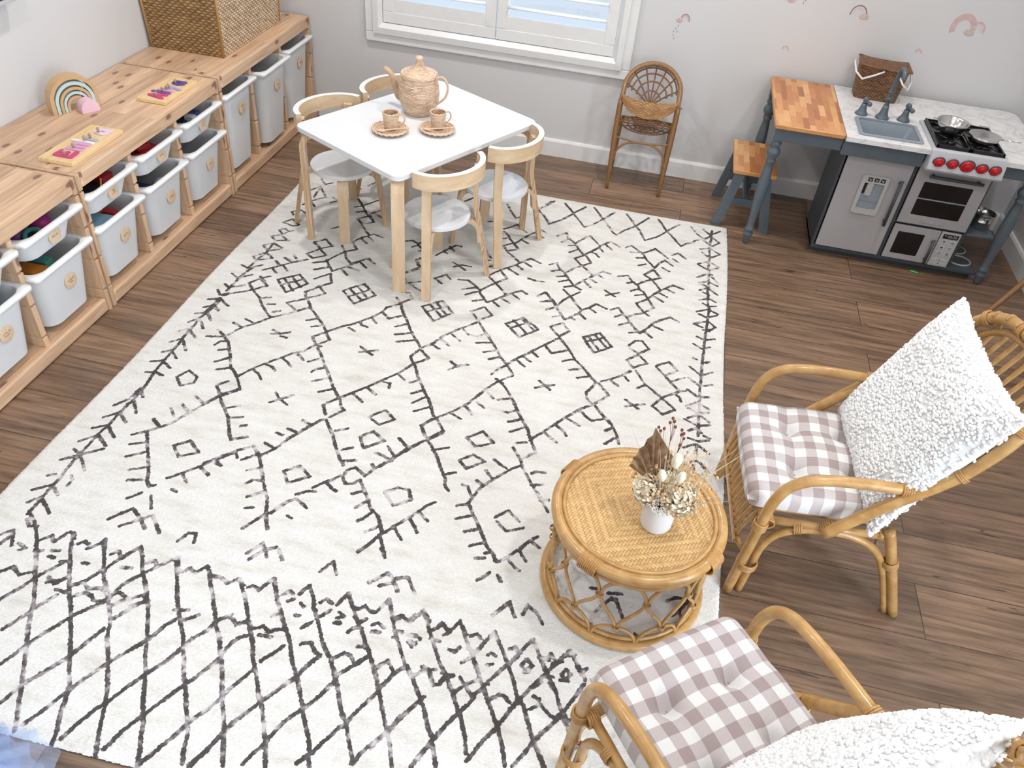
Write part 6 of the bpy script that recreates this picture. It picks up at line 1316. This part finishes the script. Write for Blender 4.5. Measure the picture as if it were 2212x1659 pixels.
# fan palm leaf: pleated, pointed, behind the flowers to the left
pl = stemmed('dried_palm_leaf', 'brown pleated dried palm leaf at the back left of the bouquet', 'dried leaf')
ctr = np.array([-.018, .022, .085]); m_ = MB(); nseg = 17; V = []; F = []
side = np.array([.80, .28, -.10]); side /= np.linalg.norm(side); up_ = np.array([-.14, .22, .90]); up_ /= np.linalg.norm(up_); nr = np.cross(side, up_)
for layer in (0, 1):
    for i in range(nseg):
        u = -1+2*i/(nseg-1); a = u*1.25
        top = .150*(1-abs(u)**.8*.62); ple = .004*(1 if i % 2 else -1)
        for s_ in (0.02, .5, 1.0):
            d = side*math.sin(a)*.064*s_+up_*(top*math.cos(a*.55))*s_
            V.append(ctr+d+nr*(ple*s_-.0008*layer)+side*(-.012))
nn = nseg*3
for i in range(nseg-1):
    for s_ in range(2):
        a_ = i*3+s_; F += [(a_, a_+3, a_+4, a_+1), (nn+a_, nn+a_+1, nn+a_+4, nn+a_+3)]
m_.add(V, F, 0, False); m_.tube([(0, 0, -.02), ctr+side*(-.012)], .002, 6); m_.build('blade', 'palm', pl)
def tilt(az, el, L): return np.array([math.cos(az)*math.cos(el), math.sin(az)*math.cos(el), math.sin(el)])*L
for (dx, dy, dz, s_, lab) in ((.004, -.012, .205, 1.12, 'tallest cream bunny tail in the middle of the bouquet'), (-.019, -.022, .160, .92, 'lower left cream bunny tail in the bouquet'), (.022, -.024, .168, .95, 'lower right cream bunny tail in the bouquet')):
    b_ = stemmed('bunny_tail_grass', lab, 'dried grass', 'cream bunny tails')
    MB().tube([(0, 0, -.02), (dx*.5, dy*.5, dz*.5), (dx, dy, dz-.02)], .0012, 6, res=4).build('stem', 'straw', b_)
    V = ICO[3][0].copy(); V = V*(1+.03*np.random.default_rng(1).standard_normal(len(V)))[:, None]
    ax = np.array([dx, dy*.6, .12]); ax /= np.linalg.norm(ax); e1 = np.cross(ax, [0, 1, 0]); e1 /= np.linalg.norm(e1); e2 = np.cross(ax, e1)
    W_ = V[:, :1]*e1*.0105*s_+V[:, 1:2]*e2*.0105*s_+V[:, 2:]*ax*.021*s_+np.array([dx, dy, dz]); MB().add(W_, ICO[3][1]).build('fluffy_head', 'tail', b_)
# rust berry sprigs
for (tips, lab) in ((((-.060, .030, .190), (-.065, .034, .198), (-.054, .028, .194)), 'rust berry sprig sticking out lowest at the left of the bouquet'), (((-.042, .045, .232), (-.048, .047, .240), (-.036, .043, .243)), 'rust berry sprig above the palm leaf tip'),
                    (((-.022, .055, .268), (-.017, .052, .262), (-.026, .050, .258), (-.012, .05, .248)), 'tallest rust berry sprig at the top of the bouquet'), (((.004, .05, .243), (.010, .047, .236), (.006, .05, .228), (.013, .046, .222), (.008, .04, .205)), 'rust berry sprig right of the tallest one')):
    b_ = stemmed('berry_sprig', lab, 'dried sprig', 'rust berry sprigs'); root = np.array([0, 0, -.02]); mean = np.mean(tips, 0)*.8
    m_ = MB().tube([root, root*.4+mean*.4, mean], .0009, 6, res=4)
    for tp_ in tips: m_.tube([mean, (mean+np.array(tp_))/2+np.array([.002, 0, 0]), tp_], .0006, 5)
    m_.build('stem', 'berry', b_)
    for tp_ in tips:
        m_ = MB().ico(tp_, .0036, 2)
        for k in range(5): m_.ico(np.array(tp_)+tilt(k*1.26, .9, .0036), .0014, 1)
        m_.build('berry', 'berry', b_)
# thin grasses
gb = MB()
for k in range(70):
    az = rf.uniform(0, 2*PI); el = rf.uniform(.75, 1.45); L = rf.uniform(.15, .255); e = tilt(az, el, L)+np.array([.012, .035, 0]); gb.tube([(0, 0, -.01), e*.5+np.array([0, 0, .012]), e], [.0008, .0006, .0003], 4, res=3)
tag(gb.build('dried_grass', 'grass_pale', loc=(VX, VY, VZ+.035)), 'thin pale dried grass blades fanning out of the bouquet', 'dried grass', kind='stuff')
# bead seed heads
sb = MB(); ss = MB()
for k in range(210):
    az = rf.uniform(0, 2*PI); el = rf.uniform(.15, 1.25); L = rf.uniform(.055, .092)+.07*max(0, math.cos(az-.9))*rf.random()
    e = tilt(az, el, L)+np.array([.004, .008, .062]); ss.ico(e, rf.uniform(.0024, .0046), 2); ss.tube([(0, 0, .045), e], .0005, 4)
tag(ss.build('seed_heads', 'bead', loc=(VX, VY, VZ+.030)), 'tan bead like dried seed heads around the bunny tails', 'dried flowers', kind='stuff')
# hydrangea heads: many small curled petals
def flower_head(name, label, c, rad, npet, ps, mat):
    m_ = MB(); c = np.array(c)
    for k in range(npet):
        d = np.array([rf.gauss(0, 1), rf.gauss(0, 1), rf.gauss(0, .8)]); d /= np.linalg.norm(d); p_ = c+d*rad*rf.uniform(.72, 1.05)
        t1 = np.cross(d, [rf.random(), rf.random(), rf.random()+.1]); t1 /= np.linalg.norm(t1); t2 = np.cross(d, t1); s_ = ps*rf.uniform(.7, 1.3); cu = rf.uniform(.2, .6)*s_
        V = [p_-t1*s_*.9, p_-t1*s_*.2+t2*s_*.65+d*cu, p_+t1*s_*.8+t2*s_*.25+d*cu*1.5, p_+t1*s_*.8-t2*s_*.25+d*cu*1.5, p_-t1*s_*.2-t2*s_*.65+d*cu, p_+d*cu*.1]
        m_.add(V, [(0, 1, 5), (1, 2, 5), (2, 3, 5), (3, 4, 5), (4, 0, 5)], 0, False)
    tag(m_.build(name, mat, loc=(VX, VY, VZ+.030)), label, 'dried flower', 'cream hydrangea heads')
flower_head('hydrangea_head', 'cream dried hydrangea head at the left of the vase rim', (-.036, -.002, .083), .036, 330, .0078, 'petal')
flower_head('hydrangea_head', 'larger cream dried hydrangea head at the right of the vase rim', (.036, -.012, .086), .040, 420, .0082, 'petal')
flower_head('hydrangea_head', 'cream dried hydrangea head at the back of the bouquet', (.006, .032, .088), .034, 240, .0078, 'petal')
m_ = MB()
for k in range(260):
    a = rf.uniform(0, 2*PI); r = .027*math.sqrt(rf.random()); m_.ico((r*math.cos(a)-.002, -.034+r*.5*math.sin(a), .075+.8*r*math.sin(a)), rf.uniform(.0013, .0024), 1)
tag(m_.build('white_flower_cluster', 'petal_white', loc=(VX, VY, VZ+.030)), 'tiny white dried flower cluster hanging over the front of the vase', 'dried flowers', kind='stuff')

# ================================================================== rattan armchairs (local x to the back, y across, z up)
def make_armchair(label):
    t = thing('rattan_armchair', label, 'armchair', group='golden rattan kids armchairs')
    def P(name, mat, *tb):
        m_ = MB()
        for pts, r, kw in tb: m_.tube(pts, r, **kw)
        return m_.build(name, mat, t)
    for s in (-1, 1):
        y = s*.212
        P('arm', 'rattan', ([(-.226, y, 0), (-.217, y, .20), (-.212, y, .30), (-.206, y, .365), (-.187, y, .419), (-.150, y, .451), (-.094, y*.99, .464), (-.014, y*.98, .468), (.085, y*.965, .466)], .0138, dict(seg=14, res=6)))
        P('front_brace', 'rattan', ([(-.196, s*.205, 0), (-.190, s*.204, .12), (-.184, s*.203, .19), (-.160, s*.202, .240), (-.110, s*.200, .268), (-.03, s*.200, .280)], .0108, dict(seg=12, res=6)))
        P('rear_leg', 'rattan', ([(.222, s*.206, 0), (.165, s*.205, .145), (.118, s*.203, .262), (.095, s*.202, .315)], .0135, dict(seg=12, res=5)))
        P('rear_brace', 'rattan', ([(.200, s*.198, 0), (.150, s*.198, .13), (.112, s*.198, .205), (.072, s*.199, .248), (.02, s*.200, .272), (-.05, s*.200, .282)], .0105, dict(seg=12, res=6)))
        P('seat_side_rail', 'rattan', ([(-.205, s*.195, .282), (.11, s*.195, .288)], .0105, dict(seg=12)))
        for c, ax, R, n_ in (((-.214, y, .275), (.03, 0, 1), .0165, 5), ((-.205, s*.209, .120), (.03, 0, 1), .0255, 4), ((.078, y*.965, .466), (1, 0, 0), .0165, 6), ((.140, s*.203, .200), (-.4, 0, 1), .0180, 4), ((-.048, s*.205, .292), (.7, 0, .7), .0190, 5), ((-.120, s*.200, .274), (1, 0, .2), .0150, 4), ((-.195, s*.198, .280), (0, 1, 0), .0150, 5)):
            coil(c, ax, R, .0028, n_, n_*.0054, 6, 16).build('binding', 'rattan_bind', t)
    hoop = []
    half = [(-.060, .216, .285), (.0, .215, .357), (.054, .214, .423), (.114, .213, .484), (.165, .212, .545), (.210, .208, .620), (.238, .200, .680), (.262, .175, .725), (.280, .125, .758), (.289, .060, .772), (.291, 0, .776)]
    hoop = half+[(x, -y, z) for x, y, z in half[-2::-1]]
    P('back_hoop', 'rattan', (hoop, .0150, dict(seg=14, res=5)))
    inner = [(x+.010-.0*z, y*.90, z-.030) for x, y, z in hoop[4:-4]]
    P('inner_hoop', 'rattan', (inner, .0085, dict(seg=10, res=5)))
    for k in range(9):
        y = (-1+2*k/8)*.150; yy = abs(y); top = np.interp(yy, [0, .06, .125, .175], [.776, .772, .758, .725]); xt = np.interp(yy, [0, .06, .125, .175], [.291, .289, .280, .262])
        P('back_spindle', 'cane', ([(.075, y*.80, .290), (.150, y*.9, .420), (.225, y*.98, .560), (xt+.012, y*1.02, top-.03), (xt-.002, y*1.03, top+.014), (xt-.016, y*1.03, top+.004)], .0058, dict(seg=8, res=5)))
    for k in range(8):
        a = 4+k*(len(hoop)-9)/7; i = int(round(a)); c = np.array(hoop[i]); tg_ = np.array(hoop[i+1])-np.array(hoop[i-1])
        coil(c, tg_, .0178, .0026, 3, .014, 6, 16).build('hoop_binding', 'rattan_bind', t)
    P('seat_front_rail', 'rattan', ([(-.205, -.205, .278), (-.205, .205, .278)], .0120, dict(seg=12))); P('seat_rear_rail', 'rattan', ([(.085, -.205, .288), (.085, .205, .288)], .0120, dict(seg=12)))
    for k in range(13):
        y = -.168+.028*k
        P('seat_cane', 'cane', ([(.085, y, .300), (-.05, y, .297), (-.17, y, .297), (-.207, y, .291), (-.221, y*.99, .262), (-.236, y*.96, .205), (-.240, y*.94, .166)], .0058, dict(seg=8, res=4)))
    MB().rectstrip([(-.2475, -.178, .163), (-.2475, .178, .163)], (0, 0, 1), .014, .005).build('front_strip', 'cane', t)
    P('lower_front_rail', 'rattan', ([(-.212, -.205, .150), (-.236, -.165, .160), (-.240, 0, .162), (-.236, .165, .160), (-.212, .205, .150)], .0075, dict(seg=10, res=5)))
    return t
A1 = (2.890, -2.305, math.radians(4.5)); A2 = (2.625, -3.172, math.radians(-52))
ac = make_armchair('golden rattan armchair facing the coffee table, at the right edge of the rug'); ac.location = (A1[0], A1[1], .0062); ac.rotation_euler = (0, 0, A1[2])
dup(ac, 'golden rattan armchair nearest the camera, at the lower right corner of the photo', (A2[0], A2[1], .0062), A2[2])

def make_cushion(label):
    nx_, ny_ = 74, 90; hx_, hy_, th = .173, .188, .078
    u = np.linspace(-1, 1, nx_); v = np.linspace(-1, 1, ny_); U, V = np.meshgrid(u, v, indexing='ij')
    def side(top):
        e = np.maximum(np.abs(U), np.abs(V)); ew = (np.clip((np.abs(U)-.74)/.26, 0, 1)**2.6+np.clip((np.abs(V)-.76)/.24, 0, 1)**2.6)**(1/2.6); dome = np.sqrt(np.clip(1-np.clip(ew, 0, 1)**2, 0, 1))
        base = th*.5*(.05+.95*dome)*(1+.22*(1-U**2)*(1-V**2))
        if top:
            for tx, ty in ((-.20, -.40), (-.20, .40), (.62, -.40), (.62, .40)):
                d = np.hypot((U-tx)*hx_, (V-ty)*hy_); base = base-dome*(.026*np.exp(-(d/.020)**2)+.014*np.exp(-(d/.055)**2))
            for a in (-.40, .40): base = base-.006*dome*np.exp(-((V-a)*hy_/.016)**2)*np.clip(1-abs(U-.2)*.9, 0, 1)
            base = base-.005*dome*np.exp(-((U+.20)*hx_/.018)**2)
        sh_ = 1-.05*(1-dome)
        bow = 1-.022*(np.abs(U*V))
        X = U*hx_*sh_*bow; Y = V*hy_*sh_*bow
        return np.stack([X, Y, base if top else -np.minimum(base, th*.34)], -1)
    Tp, Bt = side(True), side(False)
    m_ = MB().grid(Tp).grid(Bt[::-1])
    k = nx_*ny_
    loop = [(i, 0) for i in range(nx_)]+[(nx_-1, j) for j in range(1, ny_)]+[(i, ny_-1) for i in range(nx_-2, -1, -1)]+[(0, j) for j in range(ny_-2, 0, -1)]
    m_.add(np.zeros((0, 3)), []); n_ = len(loop)
    for a in range(n_):
        (i, j), (p, q_) = loop[a], loop[(a+1) % n_]
        m_.f.append((i*ny_+j, k+(nx_-1-i)*ny_+j, k+(nx_-1-p)*ny_+q_, p*ny_+q_)); m_.mi.append(0); m_.sm.append(True)
    s_ = 2*.0272
    UVt = np.stack([U*hx_/s_, V*hy_/s_], -1).reshape(-1, 2); UVb = np.stack([U[::-1]*hx_/s_, V[::-1]*hy_/s_], -1).reshape(-1, 2)
    o = m_.build('seat_cushion', 'gingham', uv=np.concatenate([UVt+.13, UVb+.13])); tag(o, label, 'cushion', 'mauve gingham seat cushions')
    b = MB()
    for tx, ty in ((-.20, -.40), (-.20, .40)): b.ico((tx*hx_, ty*hy_, th*.5*1.15-.037), .003, 1, (1, 1, .5))
    b.build('tuft_stitch', 'gingham', o)
    for sy in (-1, 1): MB().rectstrip([(.158, sy*.165, -.012), (.178, sy*.172, -.045), (.182, sy*.185, -.10), (.196, sy*.183, -.135)], (0, 1, 0), .016, .0015).rectstrip([(.160, sy*.16, -.012), (.186, sy*.165, -.050), (.204, sy*.16, -.090)], (0, 1, 0), .016, .0015).build('tie', 'gingham', o)
    return o
def to_world(A, x, y, z):
    c, s = math.cos(A[2]), math.sin(A[2]); return (A[0]+c*x-s*y, A[1]+s*x+c*y, z)
cu = make_cushion('mauve and white gingham seat cushion on the armchair facing the coffee table')
cu.location = to_world(A1, -.094, -.002, .334); cu.rotation_euler = (0, math.radians(-1.5), A1[2])
cv = cu.copy(); COL.objects.link(cv); cv['label'] = 'mauve and white gingham seat cushion on the armchair nearest the camera'; cv.location = to_world(A2, -.094, -.002, .334); cv.rotation_euler = (0, math.radians(-1.5), A2[2])
for ch in kids(cu):
    q = ch.copy(); COL.objects.link(q); q.parent = cv

def make_pillow(label, seed):
    n_ = 60; S_ = .225; th = .062; rn = np.random.default_rng(seed)
    u = np.linspace(-1, 1, n_); U, V = np.meshgrid(u, u, indexing='ij')
    def surf(U, V, s):
        k = np.clip((1-U**4)*(1-V**4), 0, 1)**.55
        pin = 1-.085*(1-U**2)*np.abs(V)**3; pin2 = 1-.085*(1-V**2)*np.abs(U)**3
        return np.stack([U*S_*pin2, V*S_*pin, s*th*k], -1)
    m_ = MB().grid(surf(U, V, 1)).grid(surf(U, V, -1)[::-1])
    o = m_.build('boucle_pillow', 'boucle_base'); tag(o, label, 'pillow', 'white boucle pillows')
    # nubs: soft yarn loops in rough rows over both faces
    nb = MB(); Vi, Fi = ICO[1]
    for s, cnt in ((1, 6500), (-1, 900)):
        a = rn.uniform(-1, 1, (cnt, 2)); den = .5+.5*np.sin(a[:, 0]*9+2*np.sin(a[:, 1]*4))+.5*np.sin(a[:, 1]*7+seed)
        a = a[den > rn.uniform(-.9, .5, cnt)]
        P = surf(a[:, 0], a[:, 1], s)
        for p_ in P:
            r = rn.uniform(.0026, .0056); nb.add(Vi*np.array([r*rn.uniform(.8, 1.5), r*rn.uniform(.8, 1.3), r*.85])+p_+np.array([0, 0, s*r*.35]), Fi)
    for k in range(460):
        q_ = rn.uniform(-1, 1); e = rn.integers(4); r = rn.uniform(.0045, .0085); uu, vv = ((q_, 1), (q_, -1), (1, q_), (-1, q_))[e]
        p_ = surf(np.array(uu), np.array(vv), 1); nb.add(Vi*r*rn.uniform(.8, 1.3, 3)+p_, Fi)
    nb.build('boucle_nubs', 'boucle', o)
    return o
def pose_pillow(o, A, lo, hi, y0, spin=0.0, roll_=0.0):
    # lower edge centre lo=(x, z), upper edge centre hi=(x, z) in the chair's frame
    lo = Vector((lo[0], 0, lo[1])); hi = Vector((hi[0], 0, hi[1])); up = (hi-lo).normalized(); ac_ = Vector((0, 1, 0)); nrm = up.cross(ac_)*-1
    if nrm.x > 0: nrm = -nrm
    xax = up.cross(nrm).normalized()*-1; mid = (lo+hi)/2
    B_ = Matrix((xax, up, xax.cross(up))).transposed()
    if B_.col[2].x > 0: B_ = Matrix((-xax, up, (-xax).cross(up))).transposed()
    B_ = B_ @ Matrix.Rotation(spin, 3, 'Z')
    W_ = Matrix.Rotation(A[2], 3, 'Z') @ B_
    p = to_world(A, mid.x, y0, mid.z); mw = W_.to_4x4(); mw.translation = p; o.matrix_world = mw
p1_ = make_pillow('white boucle pillow leaning upright in the armchair facing the coffee table', 21); pose_pillow(p1_, A1, (.040, .335), (.200, .750), -.010, math.radians(-1))
p2_ = make_pillow('white boucle pillow in the armchair nearest the camera, cut off by the photo corner', 33); pose_pillow(p2_, A2, (.050, .330), (.230, .728), -.012, math.radians(2))

# blue tulle in the lower left corner
tu = thing('tulle_skirt', 'sheer pale blue tulle skirt in a heap at the lower left corner of the rug', 'tulle', (1.130, -3.475, .004))
for k, (sc_, hh) in enumerate(((1.0, .085), (.86, .12), (.70, .16))):
    nA, nR = 90, 12; A_ = []
    for i in range(nA):
        a = 2*PI*i/nA; row = []
        for j in range(nR):
            q = j/(nR-1); r = (.03+.125*q)*sc_*(1+.10*math.sin(3*a+k)+.06*q*math.sin(11*a+2*k)); z = hh*(1-q)**1.3+.010*q*(1+math.sin(13*a+k))+.002+.012*k*(1-q)
            row.append((r*math.cos(a), r*math.sin(a), z))
        A_.append(row)
    MB().grid(A_, closed_u=True).build('tulle_layer', 'tulle', tu)
MB().lathe([(.0, .10), (.03, .095), (.06, .06), (.075, .004), (0, .004)], 28, cap=False).build('satin_lining', 'satin', tu)
